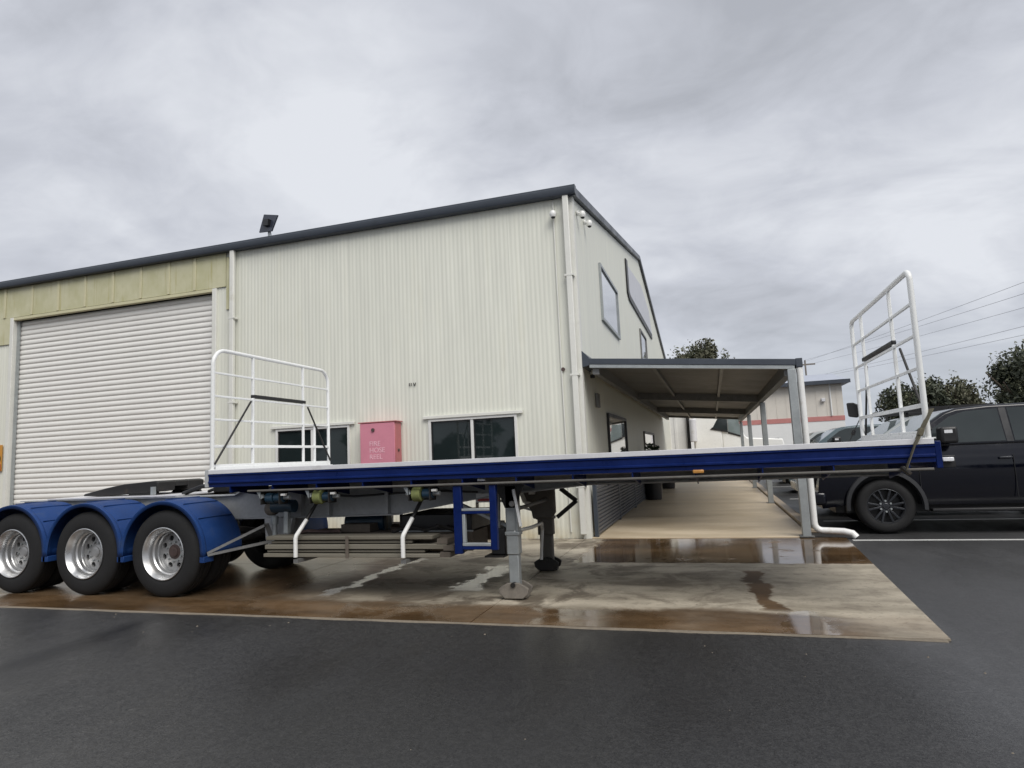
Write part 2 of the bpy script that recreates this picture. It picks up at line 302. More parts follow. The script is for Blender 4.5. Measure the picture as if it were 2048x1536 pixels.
# ------------------------------------------------------------------ geometry helpers
def vn(v): return np.asarray(v, float)
class MB:
    def __init__(s): s.v = []; s.f = []
    def add(s, vs, fs):
        k = len(s.v); s.v += [tuple(map(float, p)) for p in vs]; s.f += [tuple(i + k for i in f) for f in fs]; return s
    def box(s, x0, x1, y0, y1, z0, z1):
        return s.add([(x0, y0, z0), (x1, y0, z0), (x1, y1, z0), (x0, y1, z0), (x0, y0, z1), (x1, y0, z1), (x1, y1, z1), (x0, y1, z1)],
                     [(3, 2, 1, 0), (4, 5, 6, 7), (0, 1, 5, 4), (1, 2, 6, 5), (2, 3, 7, 6), (3, 0, 4, 7)])
    def tube(s, pts, r, n=10, r1=None, cap=True):
        pts = [vn(p) for p in pts]; m = len(pts); rings = []
        t0 = pts[1] - pts[0]; t0 /= np.linalg.norm(t0)
        a = np.array([0, 0, 1.0]) if abs(t0[2]) < 0.9 else np.array([1.0, 0, 0])
        nrm = np.cross(t0, a); nrm /= np.linalg.norm(nrm)
        vs = []; fs = []
        for i, p in enumerate(pts):
            if i == 0: t = pts[1] - p
            elif i == m - 1: t = p - pts[i - 1]
            else:
                d1 = pts[i + 1] - p; d0 = p - pts[i - 1]; t = d1 / np.linalg.norm(d1) + d0 / np.linalg.norm(d0)
            t = t / np.linalg.norm(t); nrm = nrm - t * nrm.dot(t); nrm /= np.linalg.norm(nrm); b = np.cross(t, nrm)
            rr = r if r1 is None else r + (r1 - r) * i / (m - 1)
            for k in range(n):
                an = 2 * PI * (k + 0.5) / n; vs.append(p + (nrm * math.cos(an) + b * math.sin(an)) * rr)
        for i in range(m - 1):
            for k in range(n):
                k2 = (k + 1) % n; fs.append((i * n + k, i * n + k2, (i + 1) * n + k2, (i + 1) * n + k))
        if cap: fs.append(tuple(range(n - 1, -1, -1))); fs.append(tuple((m - 1) * n + k for k in range(n)))
        return s.add(vs, fs)
    def bar(s, p, q, w, h=None):           # square bar between two points
        h = h or w; p = vn(p); q = vn(q); t = q - p; t /= np.linalg.norm(t)
        a = np.array([0, 0, 1.0]) if abs(t[2]) < 0.95 else np.array([0, 1.0, 0])
        u = np.cross(t, a); u /= np.linalg.norm(u); v = np.cross(u, t)
        c = [(-1, -1), (1, -1), (1, 1), (-1, 1)]
        vs = [e_ + u * i * w / 2 + v * j * h / 2 for e_ in (p, q) for i, j in c]
        return s.add(vs, [(3, 2, 1, 0), (4, 5, 6, 7), (0, 1, 5, 4), (1, 2, 6, 5), (2, 3, 7, 6), (3, 0, 4, 7)])
    def prism(s, poly, a0, a1, axis='y', scale=None):   # polygon in the other two axes, swept from a0 to a1
        def P(u, v, a): return {'y': (u, a, v), 'x': (a, u, v), 'z': (u, v, a)}[axis]
        n = len(poly); vs = [P(u, v, a0) for u, v in poly] + [P(u, v, a1) for u, v in poly]
        fs = [tuple(range(n)), tuple(range(2 * n - 1, n - 1, -1))] + [(i, i + n, (i + 1) % n + n, (i + 1) % n) for i in range(n)]
        return s.add(vs, fs)
    def lathe(s, prof, c, axis='y', n=40, closed=False):   # prof: (radius, offset along axis)
        vs = []; fs = []; m = len(prof); c = vn(c)
        for k in range(n):
            a = 2 * PI * k / n; ca, sa = math.cos(a), math.sin(a)
            for r, o in prof:
                vs.append(c + {'y': (r * ca, o, r * sa), 'x': (o, r * ca, r * sa), 'z': (r * ca, r * sa, o)}[axis])
        for k in range(n):
            k2 = (k + 1) % n
            for i in range(m if closed else m - 1):
                j = (i + 1) % m; fs.append((k * m + i, k2 * m + i, k2 * m + j, k * m + j))
        return s.add(vs, fs)
    def sheet(s, pts, z0, z1, th=0.004):   # profile polyline (x,y) swept vertically; z0,z1 numbers or functions of (x,y)
        n = len(pts); f0 = z0 if callable(z0) else (lambda p: z0); f1 = z1 if callable(z1) else (lambda p: z1)
        vs = [(*p, f0(p)) for p in pts] + [(*p, f1(p)) for p in pts]
        return s.add(vs, [(i, i + 1, n + i + 1, n + i) for i in range(n - 1)])
    def build(s, name, mat, parent=None, smooth=35, bevel=0, seg=2, fix=True, solid=0):
        o = link_mesh(name, s.mesh(name, mat, org(parent), smooth, fix), parent)
        if solid:
            q = o.modifiers.new('thick', 'SOLIDIFY'); q.thickness = solid
        if bevel:
            q = o.modifiers.new('bevel', 'BEVEL'); q.width = bevel; q.segments = seg; q.limit_method = 'ANGLE'; q.angle_limit = R(35); q.harden_normals = False
        return o
    def mesh(s, name, mat, off=(0, 0, 0), smooth=35, fix=True):
        me = bpy.data.meshes.new(name)
        vv = np.array(s.v) - np.array(off)
        me.from_pydata(vv.tolist(), [], s.f)
        if fix:
            b = bmesh.new(); b.from_mesh(me); bmesh.ops.recalc_face_normals(b, faces=b.faces[:]); b.to_mesh(me); b.free()
        if smooth: me.shade_smooth(); me.set_sharp_from_angle(angle=R(smooth))
        if mat is not None: me.materials.append(mat)
        return me
ORG = {}
def org(o):
    return ORG.get(o.name, (0, 0, 0)) if o is not None else (0, 0, 0)
def link_mesh(name, me, parent=None):
    o = bpy.data.objects.new(name, me); COL.objects.link(o)
    if parent is not None: o.parent = parent; ORG[o.name] = org(parent)
    return o
def tag(o, label=None, cat=None, group=None, kind=None):
    if label: o['label'] = label
    if cat: o['category'] = cat
    if group: o['group'] = group
    if kind: o['kind'] = kind
    return o
def thing(name, label, cat, loc=(0, 0, 0), group=None):
    o = bpy.data.objects.new(name, None); COL.objects.link(o); o.location = loc; ORG[o.name] = tuple(loc); o.empty_display_size = 0.2
    return tag(o, label, cat, group)
def holder(name, parent, loc):            # an Empty for a part made of sub-parts
    o = bpy.data.objects.new(name, None); COL.objects.link(o); o.parent = parent
    po = org(parent); o.location = tuple(a - b for a, b in zip(loc, po)); ORG[o.name] = tuple(loc); return o
def box(name, mat, parent, x0, x1, y0, y1, z0, z1, bevel=0.0, seg=2):
    return MB().box(x0, x1, y0, y1, z0, z1).build(name, mat, parent, 35, bevel, seg)
def copy_part(src, parent, loc):
    c = src.copy(); COL.objects.link(c); c.parent = parent; c.location = loc; return c
def arc(cx, cz, r, a0, a1, n):
    return [(cx + r * math.cos(R(a0 + (a1 - a0) * i / n)), cz + r * math.sin(R(a0 + (a1 - a0) * i / n))) for i in range(n + 1)]
def text_part(name, body, mat, parent, loc, size, rot, ext=0.002, align='LEFT'):
    cu = bpy.data.curves.new(name, 'FONT'); cu.body = body; cu.size = size; cu.extrude = ext; cu.align_x = align; cu.space_line = 0.95
    tmp = bpy.data.objects.new(name, cu); COL.objects.link(tmp); me = bpy.data.meshes.new_from_object(tmp); bpy.data.objects.remove(tmp)
    me.materials.clear(); me.materials.append(mat); me.name = name
    o = bpy.data.objects.new(name, me); COL.objects.link(o); o.parent = parent
    o.location = tuple(a - b for a, b in zip(loc, org(parent))); o.rotation_euler = rot; return o

# ------------------------------------------------------------------ the ground
WY, WX = 11.37, -2.163                     # front wall plane, gable wall plane
g = MB().box(-300, 300, -60, 500, -0.5, -0.014)
tag(g.build('asphalt_yard', M['asphalt'], None), kind='structure')
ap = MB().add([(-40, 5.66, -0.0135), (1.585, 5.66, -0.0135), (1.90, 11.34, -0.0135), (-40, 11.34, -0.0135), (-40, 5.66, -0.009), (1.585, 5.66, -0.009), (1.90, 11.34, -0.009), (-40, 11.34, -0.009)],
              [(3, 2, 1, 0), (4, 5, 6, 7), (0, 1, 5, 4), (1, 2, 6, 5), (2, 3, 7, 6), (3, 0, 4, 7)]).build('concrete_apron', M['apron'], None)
tag(ap, kind='structure')
xs = [-30, -25, -20.5, -16.4, -12.3, -8.9, -5.6, -2.24, 1.9]; ys = [5.66, 8.62, 11.34]
def edge_x(y): return 1.585 + (y - 5.66) / 5.68 * 0.315
gap = 0.006
for i in range(len(xs) - 1):
    for j in range(2):
        y0, y1 = ys[j] + (gap if j else 0), ys[j + 1] - gap
        xa = xs[i] + gap; last = i == len(xs) - 2
        p = [(xa, y0), ((edge_x(y0) if last else xs[i + 1] - gap), y0), ((edge_x(y1) if last else xs[i + 1] - gap), y1), (xa, y1)]
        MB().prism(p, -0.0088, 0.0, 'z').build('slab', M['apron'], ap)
# thin pale formed edge of the slab where it meets the asphalt
eb = MB(); ex = np.arange(-30, 1.62, 0.06); ej = 5.630 + 0.011 * (rng.random(len(ex)) - 0.5) + 0.008 * np.sin(ex * 2.3) + 0.006 * np.sin(ex * 7.1)
ev = []
for x_, y_ in zip(ex, ej): ev += [(x_, y_, -0.0138), (x_, y_ + 0.006, -0.008), (x_, 5.658, -0.002)]
eb.add(ev, [(i * 3 + k, i * 3 + k + 1, i * 3 + k + 4, i * 3 + k + 3) for i in range(len(ex) - 1) for k in (0, 1)]).build('slab_edge', M['trim_conc'], ap, fix=False)
wk = box('concrete_walkway', M['walk'], None, WX + 0.02, 1.42, 11.36, 60, -0.0135, -0.005); tag(wk, kind='structure')
yy = 11.365
for k in range(9):
    MB().box(WX + 0.025, 1.42, yy, yy + 3.58, -0.0046, 0.012).build('slab', M['walk'], wk, bevel=0.006, seg=1); yy += 3.594
kb = MB()
kb.box(1.43, 1.62, 12.0, 60, -0.0135, 0.06)
tag(kb.build('walkway_kerb', M['walk'], None, bevel=0.02), kind='structure')
for k, y in enumerate([11.05, 13.75, 16.55, 19.4, 22.3, 25.2, 28.1]):
    tag(MB().box(1.95, 7.6, y, y + 0.10, -0.0135, -0.010).build('parking_line', M['road_paint'], None), kind='structure')

# ------------------------------------------------------------------ warehouse
wh = thing('warehouse', 'large cream ribbed metal warehouse with charcoal roof edge and roller door', 'warehouse', (-2.163, 11.37, 0))
EZ, RY, RZ, BY = 6.29, 24.1, 8.72, 36.8    # eave height, ridge line, far end of the gable
def ribs(x0, x1, y, pitch=0.0871, d=0.0046, sgn=-1):
    pts = []; x = x0
    while x < x1 - 1e-6:
        for fx, fy in ((0, 0.05), (0.30, 0), (0.46, 0.9), (0.62, 1), (0.84, 0.9)):
            xx = x + fx * pitch
            if xx < x1: pts.append((xx, y + sgn * d * fy))
        x += pitch
    pts.append((x1, y)); return pts
SW = 0.0871 * 9
def wall_section(x0, x1, z0, z1, mat='wall', name='wall_sheet'):
    x = x0
    while x < x1 - 1e-4:
        xe = min(x + SW, x1)
        if x1 - xe < 0.15: xe = x1
        MB().sheet(ribs(x, xe, WY), z0, z1).build(name, M[mat], wh, smooth=25, fix=False); x = xe
DX0, DX1, DZ = -16.46, -10.36, 5.44
W1 = (-8.72, -6.955, 0.95, 2.285); W2 = (-5.216, -3.42, 0.95, 2.285)
wall_section(-30, DX0 - 0.10, 0, EZ)
wall_section(DX1 + 0.10, W1[0], 0, EZ)
wall_section(W1[0], W1[1], W1[3], EZ); wall_section(W1[0], W1[1], 0, W1[2])
wall_section(W1[1], W2[0], 0, EZ)
wall_section(W2[0], W2[1], W2[3], EZ); wall_section(W2[0], W2[1], 0, W2[2])
wall_section(W2[1], WX, 0, EZ)
# backing structure so no light leaks through, dark interior
MB().box(-30, WX - 0.3, WY + 0.35, BY - 0.3, 0.0, EZ - 0.1).build('inner_shell', M['black_frame'], wh)
# gable wall (vertical sheets, tops cut to the roof slope)
def roof_z(y): return EZ + (RZ - EZ) * (1 - abs(y - RY) / (RY - WY))
y = WY
while y < BY - 0.01:
    ye = min(y + 1.05, BY)
    n = 24; pts = []
    for i in range(n + 1):
        yy_ = y + (ye - y) * i / n
        pts.append((WX + (0.006 if i % 4 in (1, 2) else 0.0), yy_))
    MB().sheet(pts, 0.0, lambda p: roof_z(p[1]) - 0.02).build('gable_sheet', M['wall'], wh, smooth=25, fix=False); y = ye
# corner flashing
MB().box(WX - 0.12, WX + 0.024, WY - 0.024, WY - 0.018, 0, EZ).box(WX + 0.018, WX + 0.024, WY - 0.018, WY + 0.12, 0, EZ).build('corner_flashing', M['trim'], wh)
# roof planes and edge trims
ov = 0.07
def roofplane(ya, za, yb, zb):
    return MB().add([(-30, ya, za), (WX + ov, ya, za), (WX + ov, yb, zb), (-30, yb, zb)], [(0, 1, 2, 3)])
roofplane(WY - 0.12, EZ + 0.12, RY, RZ + 0.1).build('roof', M['charcoal'], wh, solid=0.03)
roofplane(BY + 0.12, EZ + 0.12, RY, RZ + 0.1).build('roof', M['charcoal'], wh, solid=0.03)
gut = [(WY - 0.022, EZ + 0.0), (WY - 0.15, EZ + 0.0), (WY - 0.17, EZ + 0.03), (WY - 0.17, EZ + 0.125), (WY - 0.155, EZ + 0.14), (WY - 0.155, EZ + 0.17), (WY - 0.022, EZ + 0.17)]
MB().prism(gut, -30, WX + 0.10, 'x').build('gutter', M['charcoal'], wh)
for ya, yb in ((WY - 0.10, RY), (BY + 0.1, RY)):
    sl = (RZ - EZ) / (RY - WY); za = EZ + 0.17 - 0.03; zb = RZ + 0.16
    MB().add([(WX - 0.05, ya, za - 0.16), (WX + ov + 0.02, ya, za - 0.16), (WX + ov + 0.02, yb, zb - 0.16), (WX - 0.05, yb, zb - 0.16),
              (WX - 0.05, ya, za), (WX + ov + 0.02, ya, za), (WX + ov + 0.02, yb, zb), (WX - 0.05, yb, zb)],
             [(3, 2, 1, 0), (4, 5, 6, 7), (0, 1, 5, 4), (1, 2, 6, 5), (2, 3, 7, 6), (3, 0, 4, 7)]).build('barge_capping', M['charcoal'], wh)
# lintel band over the roller door: wide flat panels with raised joints
lx = [-16.80, -15.87, -15.0, -14.13, -13.26, -12.42, -11.6, -10.86]
px0 = -17.6
for k, xj in enumerate(lx + [DX1 + 0.35]):
    z0 = DZ + 0.085 if k else 4.85
    if k == 0:
        MB().box(px0, xj - 0.02, WY - 0.034, WY - 0.02, DZ + 0.085, EZ).build('lintel_panel', M['lintel'], wh)
        MB().box(px0, DX0 - 0.10, WY - 0.033, WY - 0.0195, 4.85, DZ + 0.085).build('lintel_panel', M['lintel'], wh)
    else: MB().box(px0 + 0.002, xj - 0.002, WY - 0.034, WY - 0.02, DZ + 0.085, EZ).build('lintel_panel', M['lintel'], wh)
    px0 = xj
for xj in lx:
    MB().box(xj - 0.04, xj + 0.04, WY - 0.052, WY - 0.0342, DZ + 0.087, EZ - 0.002).build('lintel_rib', M['lintel_rib'], wh, bevel=0.008)
MB().box(DX1 + 0.36, DX1 + 0.43, WY - 0.03, WY - 0.019, 5.0, EZ - 0.1).build('lintel_rib', M['lintel'], wh)
# roller door: frame, guides, slats set back in the opening
fr = M['trim']
MB().box(DX0 - 0.11, DX0, WY - 0.06, WY + 0.16, 0, DZ + 0.07).build('door_jamb', fr, wh, bevel=0.006)
MB().box(DX1, DX1 + 0.11, WY - 0.06, WY + 0.16, 0, DZ + 0.07).build('door_jamb', fr, wh, bevel=0.006)
MB().box(DX0 - 0.0, DX1 + 0.0, WY - 0.055, WY + 0.05, DZ, DZ + 0.07).build('door_head', M['lintel_rib'], wh, bevel=0.006)
rd = holder('roller_door', wh, ((DX0 + DX1) / 2, WY + 0.12, 0))
sp = 0.1235; prof = [(0.0, 0.0), (-0.013, 0.012), (-0.020, 0.036), (-0.021, 0.062), (-0.016, 0.092), (-0.005, 0.112), (0.0, sp)]
n = len(prof); vs = [(DX0 + 0.0, WY + 0.12 + a, b) for a, b in prof] + [(DX1 - 0.0, WY + 0.12 + a, b) for a, b in prof]
sm = MB().add(vs, [(i, i + 1, n + i + 1, n + i) for i in range(n - 1)]).mesh('slat', M['slat'], ORG[rd.name], 50, fix=False)
for k in range(44):
    o = link_mesh('slat', sm, rd); o.location = (0, 0, k * sp)
MB().box(DX0, DX0 + 0.07, WY + 0.045, WY + 0.085, 0, DZ).build('guide_rail', M['galv'], rd)
MB().box(DX1 - 0.07, DX1, WY + 0.045, WY + 0.085, 0, DZ).build('guide_rail', M['galv'], rd)
# ground floor windows
def window(x0, x1, z0, z1):
    w = holder('window', wh, ((x0 + x1) / 2, WY, z0))
    f = 0.05; ya, yb = WY - 0.035, WY + 0.05; mid = (x0 + x1) / 2
    MB().box(x0, x1, ya, yb, z1 - f, z1).box(x0, x1, ya, yb, z0, z0 + f).box(x0, x0 + f, ya, yb, z0 + f, z1 - f).box(x1 - f, x1, ya, yb, z0 + f, z1 - f).box(mid - 0.028, mid + 0.028, ya + 0.01, yb, z0 + f, z1 - f).build('frame', M['alu'], w, bevel=0.004)
    MB().box(x0 - 0.10, x1 + 0.12, WY - 0.06, WY - 0.019, z1 + 0.003, z1 + 0.06).build('head_flashing', M['trim'], w, bevel=0.005)
    for a, b in ((x0 + f, mid - 0.028), (mid + 0.028, x1 - f)):
        MB().box(a, b, WY + 0.012, WY + 0.02, z0 + f, z1 - f).build('pane', M['glass'], w)
        MB().box(a, a + 0.022, WY - 0.008, WY + 0.012, z0 + f, z1 - f).box(b - 0.022, b, WY - 0.008, WY + 0.012, z0 + f, z1 - f).box(a + 0.022, b - 0.022, WY - 0.008, WY + 0.012, z1 - f - 0.022, z1 - f).build('sash', M['black_frame'], w)
window(*W1); window(*W2)
# gable openings: upper windows, ground floor door and shopfront
def side_window(name, y0, y1, z0, z1, glass, frame):
    w = holder(name, wh, (WX, (y0 + y1) / 2, z0)); f = 0.07; xa, xb = WX - 0.05, WX + 0.055
    MB().box(xa, xb, y0, y1, z1 - f, z1).box(xa, xb, y0, y1, z0, z0 + f).box(xa, xb, y0, y0 + f, z0 + f, z1 - f).box(xa, xb, y1 - f, y1, z0 + f, z1 - f).build('frame', frame, w)
    MB().box(WX + 0.012, WX + 0.022, y0 + f, y1 - f, z0 + f, z1 - f).build('pane', glass, w)
    return w
side_window('window', 14.14, 16.98, 4.47, 5.80, M['glass_sky'], M['galv'])
side_window('window', 22.73, 24.9, 4.30, 5.83, M['glass_sky'], M['galv_dark'])
side_window('shop_window', 14.0, 17.05, 0.95, 2.36, M['glass_sky'], M['black_frame'])
side_window('shop_door', 21.7, 25.4, 0.1, 2.15, M['glass_sky'], M['galv_dark'])
# downpipes
def downpipe(x):
    p = MB().box(x - 0.055, x + 0.055, WY - 0.135, WY - 0.055, 0.08, EZ + 0.005).build('downpipe', M['trim'], wh, bevel=0.015, seg=3)
    for z in (0.9, 2.9, 4.75): MB().box(x - 0.085, x + 0.085, WY - 0.139, WY - 0.02, z, z + 0.035).build('strap', M['trim'], p)
    return p
downpipe(-9.78); downpipe(-2.265)
MB().tube([(-2.52, WY - 0.03, 3.05), (-2.50, WY - 0.03, 0.12)], 0.014, 8).build('conduit', M['trim'], wh)
MB().tube([(-2.52, WY - 0.03, EZ - 0.05), (-2.52, WY - 0.03, 3.05)], 0.014, 8).build('conduit', M['trim'], wh)

# things fixed to the warehouse
fh = thing('hose_cabinet', 'faded pink fire hose reel cabinet on the front wall between two windows', 'cabinet', (-6.1, WY - 0.2, 1.0))
box('body', M['pink_side'], fh, -6.57, -5.80, WY - 0.27, WY - 0.02, 1.38, 2.27, 0.012)
box('door', M['pink'], fh, -6.56, -5.81, WY - 0.292, WY - 0.272, 1.39, 2.26, 0.008)
MB().box(-6.60, -5.77, WY - 0.30, WY - 0.018, 2.272, 2.29).build('top_flashing', M['pink_side'], fh)
MB().tube([(-6.27, WY - 0.292, 2.13), (-6.27, WY - 0.315, 2.13)], 0.035, 14).build('lock', M['rust'], fh)
MB().tube([(-5.80, WY - 0.16, 1.72), (-5.785, WY - 0.16, 1.72)], 0.03, 12).build('latch', M['rust'], fh)
text_part('lettering', 'FIRE\nHOSE\nREEL', M['letter'], fh, (-6.36, WY - 0.2935, 1.82), 0.135, (R(90), 0, 0))

sg = thing('warning_sign', 'orange warning sign on the wall left of the roller door', 'sign', (-16.9, WY - 0.04, 1.7))
box('board', M['orange'], sg, -17.2, -16.66, WY - 0.05, WY - 0.035, 1.70, 2.34)
MB().prism(arc(-16.80, 2.0, 0.11, 0, 360, 20)[:-1], WY - 0.054, WY - 0.051).build('symbol', M['sign_dark'], sg)
box('lower_band', M['sign_red'], sg, -17.19, -16.67, WY - 0.054, WY - 0.051, 1.71, 1.87)

so = thing('solar_panel', 'small dark solar panel tilted on a bracket above the gutter', 'solar panel', (-9.09, 11.6, 6.56))
pc = [vn((-9.36, 11.62, 6.76)), vn((-9.23, 11.62, 7.16)), vn((-8.79, 11.52, 7.04)), vn((-8.95, 11.52, 6.70))]
nn = np.cross(pc[1] - pc[0], pc[3] - pc[0]); nn /= np.linalg.norm(nn)
if nn[1] > 0: nn = -nn
MB().add([p for p in pc] + [p - nn * 0.03 for p in pc], [(0, 1, 2, 3), (7, 6, 5, 4), (0, 4, 5, 1), (1, 5, 6, 2), (2, 6, 7, 3), (3, 7, 4, 0)]).build('panel', M['panel_cell'], so)
MB().tube([(-9.09, 11.62, 6.46), (-9.09, 11.6, 6.85)], 0.022, 8).tube([(-9.01, 11.62, 6.48), (-9.05, 11.6, 6.76)], 0.014, 8).build('stand', M['galv'], so)
ct = sum(pc) / 4
MB().bar(ct - (pc[3] - pc[0]) * 0.2 + nn * 0.03, ct + (pc[3] - pc[0]) * 0.2 + nn * 0.03, 0.08, 0.14).build('junction_box', M['black'], so)

def security_camera(label, p, d, grp='security cameras on the warehouse'):
    t = thing('security_camera', label, 'camera', p, grp); p = vn(p); d = vn(d); d = d / np.linalg.norm(d)
    MB().tube([p, p + d * 0.03], 0.05, 14).build('mount', M['pvc'], t)
    q = p + d * 0.1 + vn((0, 0, -0.04))
    MB().tube([p + d * 0.03, q], 0.02, 8).build('arm', M['pvc'], t)
    f = vn((0.5, -0.8, -0.35)); f = f / np.linalg.norm(f)
    MB().lathe([(0.001, -0.075), (0.045, -0.06), (0.062, -0.02), (0.062, 0.02), (0.045, 0.06), (0.001, 0.075)], q, 'z', 14).build('housing', M['pvc'], t)
    MB().lathe([(0.001, -0.085), (0.03, -0.078), (0.04, -0.055)], q + f * 0.012, 'z', 12).build('lens', M['black'], t)
security_camera('white dome camera under the gutter left of the corner downpipe', (-2.51, WY - 0.02, 6.0), (0, -1, 0))
security_camera('nearer dome camera high on the gable just right of the corner', (WX + 0.02, 11.75, 6.10), (1, 0, 0))
security_camera('farther dome camera high on the gable beside another camera', (WX + 0.02, 12.5, 6.18), (1, 0, 0))
fl = thing('floodlight', 'white wall lamp on the gable under the awning edge', 'lamp', (WX, 12.2, 3.1))
box('bracket', M['pvc'], fl, WX + 0.01, WX + 0.07, 12.12, 12.2, 3.0, 3.1, 0.006)
box('head', M['pvc'], fl, WX + 0.07, WX + 0.22, 11.98, 12.14, 3.0, 3.14, 0.02)
box('socket', M['black'], fl, WX + 0.04, WX + 0.12, 12.02, 12.1, 2.92, 2.99, 0.01)
tag(box('intercom', M['galv_dark'], None, WX + 0.012, WX + 0.07, 12.62, 12.86, 2.40, 2.68, 0.01), 'small dark vertical box on the gable wall under the awning', 'intercom')
tag(MB().lathe([(0.001, -0.03), (0.035, -0.03), (0.035, 0.0), (0.001, 0.0)], (-2.49, WY - 0.02, 3.04), 'y', 12).build('junction_box', M['rust'], None), 'small dark cable outlet on the front wall beside the corner downpipe', 'outlet')
vt = thing('wall_vent', 'pair of tiny dark slotted marks high on the front wall above the cabinet', 'vent', (-5.53, WY - 0.02, 2.99))
for dx, tilt in ((-0.04, 0), (0.0, 0), (0.05, 0.018), (0.095, -0.018)):
    MB().bar((-5.56 + dx, WY - 0.022, 3.025), (-5.56 + dx + tilt, WY - 0.022, 2.965), 0.014, 0.008).build('slot', M['steel_dark'], vt)
bs = thing('building_sign', 'large pale sign panel with a black L shaped stripe high on the gable', 'sign', (WX, 23.5, 6.4))
MB().prism([(19.9, 6.42), (27.9, 6.50), (27.0, 7.35), (24.2, 7.75), (20.0, 7.35)], WX + 0.012, WX + 0.045, 'x').build('board', M['sign_board'], bs)
MB().prism([(19.50, 7.46), (19.92, 7.50), (19.94, 6.55), (20.2, 6.44), (27.9, 6.50), (27.9, 6.28), (19.95, 6.24), (19.54, 6.42)], WX + 0.014, WX + 0.05, 'x').build('stripe', M['black'], bs)

# ------------------------------------------------------------------ awning over the walkway
AY0, AY1 = 11.42, 31.2; AX0, AX1 = -1.99, 1.42
def az(x): return 3.20 + (2.885 - 3.20) * (x - AX0) / (1.50 - AX0)     # top of the front gutter line
aw = thing('awning', 'long charcoal lean-to awning on grey posts over the walkway', 'awning', (1.33, 11.32, 0))
def slope_bar(x0, x1, y0, y1, lo, hi):
    return MB().add([(x, y, az(x) + h) for h in (lo, hi) for x, y in ((x0, y0), (x1, y0), (x1, y1), (x0, y1))],
                    [(3, 2, 1, 0), (4, 5, 6, 7), (0, 1, 5, 4), (1, 2, 6, 5), (2, 3, 7, 6), (3, 0, 4, 7)])
slope_bar(AX0 - 0.02, AX1 + 0.0, AY0 - 0.06, AY0 - 0.002, -0.105, 0.0).build('front_fascia', M['charcoal'], aw, bevel=0.006)
slope_bar(AX0 - 0.02, AX1 - 0.02, AY0 - 0.05, AY0 + 0.02, -0.17, -0.107).build('front_beam', M['galv'], aw, bevel=0.004)
slope_bar(AX0, AX1, AY0, AY1, -0.085, -0.03).build('roof_sheet', M['soffit'], aw)
slope_bar(AX0 - 0.02, AX1 + 0.0, AY0 + 0.002, AY1, -0.028, -0.015).build('roof_skin', M['charcoal'], aw)
MB().box(AX1 + 0.002, AX1 + 0.105, AY0 - 0.06, AY1, az(AX1) - 0.14, az(AX1) + 0.01).build('gutter', M['charcoal'], aw, bevel=0.008)
MB().add([(WX + 0.02, AY0 - 0.058, 3.05), (AX0 - 0.021, AY0 - 0.058, 3.08), (AX0 - 0.021, AY0 - 0.058, 3.22), (WX + 0.02, AY0 - 0.058, 3.36),
          (WX + 0.02, AY1, 3.05), (AX0 - 0.021, AY1, 3.08), (AX0 - 0.021, AY1, 3.22), (WX + 0.02, AY1, 3.36)],
         [(3, 2, 1, 0), (4, 5, 6, 7), (0, 1, 5, 4), (1, 2, 6, 5), (2, 3, 7, 6), (3, 0, 4, 7)]).build('wall_flashing', M['charcoal'], aw)
PY = [11.40, 17.95, 24.5, 31.1]
for yb in PY[1:]:
    slope_bar(AX0, AX1 - 0.05, yb - 0.06, yb + 0.06, -0.27 if yb < 30 else -0.17, -0.087).build('cross_beam', M['galv_dark'], aw)
for xb in (-0.88, 0.26):
    slope_bar(xb - 0.03, xb + 0.03, AY0 + 0.03, AY1, -0.17, -0.0865).build('purlin', M['galv_dark'], aw)
slope_bar(1.24, 1.36, AY0 + 0.03, AY1, -0.28, -0.0868).build('side_beam', M['galv_dark'], aw)
slope_bar(AX0 + 0.02, AX0 + 0.14, AY0 + 0.03, AY1, -0.28, -0.0868).build('side_beam', M['galv_dark'], aw)
for yb in PY:
    zt = az(1.3) - 0.285 if yb > 12 else az(1.36) - 0.172
    p = MB().box(1.28, 1.41, yb - 0.065, yb + 0.065, 0.0, zt).build('post', M['galv'], aw, bevel=0.008)
    MB().box(1.24, 1.45, yb - 0.11, yb + 0.11, 0.012, 0.028).build('base_plate', M['galv_dark'], p)
dp = [(1.475, AY0 + 0.0, az(1.5) - 0.14), (1.475, AY0, 0.22)] + [(1.475 + 0.12 * (1 - math.cos(a)), AY0 - 0.0 * a, 0.22 - 0.12 * math.sin(a)) for a in (0.4, 0.8, 1.2, PI / 2)]
dp += [(1.88, AY0 - 0.1, 0.095), (1.99, AY0 - 0.14, 0.07), (2.04, AY0 - 0.16, 0.01)]
MB().tube(dp, 0.052, 16).build('drain_pipe', M['pvc'], aw)

# charcoal slat screen along the gable wall
ss = thing('slat_screen', 'low charcoal horizontal slat screen along the gable under the awning', 'fence', (WX + 0.1, 11.5, 0))
for yb in (11.50, 14.4, 17.4, 20.3):
    box('post', M['charcoal'], ss, WX + 0.06, WX + 0.13, yb - 0.05, yb + 0.05, 0.012, 0.94, 0.005)
nsl = 13; sl_m = MB().prism([(0.0, 0.0), (0.030, 0.004), (0.034, 0.045), (0.012, 0.056), (0.0, 0.056)], 11.56, 20.26, 'y').mesh('slat', M['charcoal_slat'], (0, 0, 0), 40)
for k in range(nsl):
    o = link_mesh('slat', sl_m, ss); o.location = (WX + 0.09 - ORG[ss.name][0], -ORG[ss.name][1], 0.045 + k * 0.067)

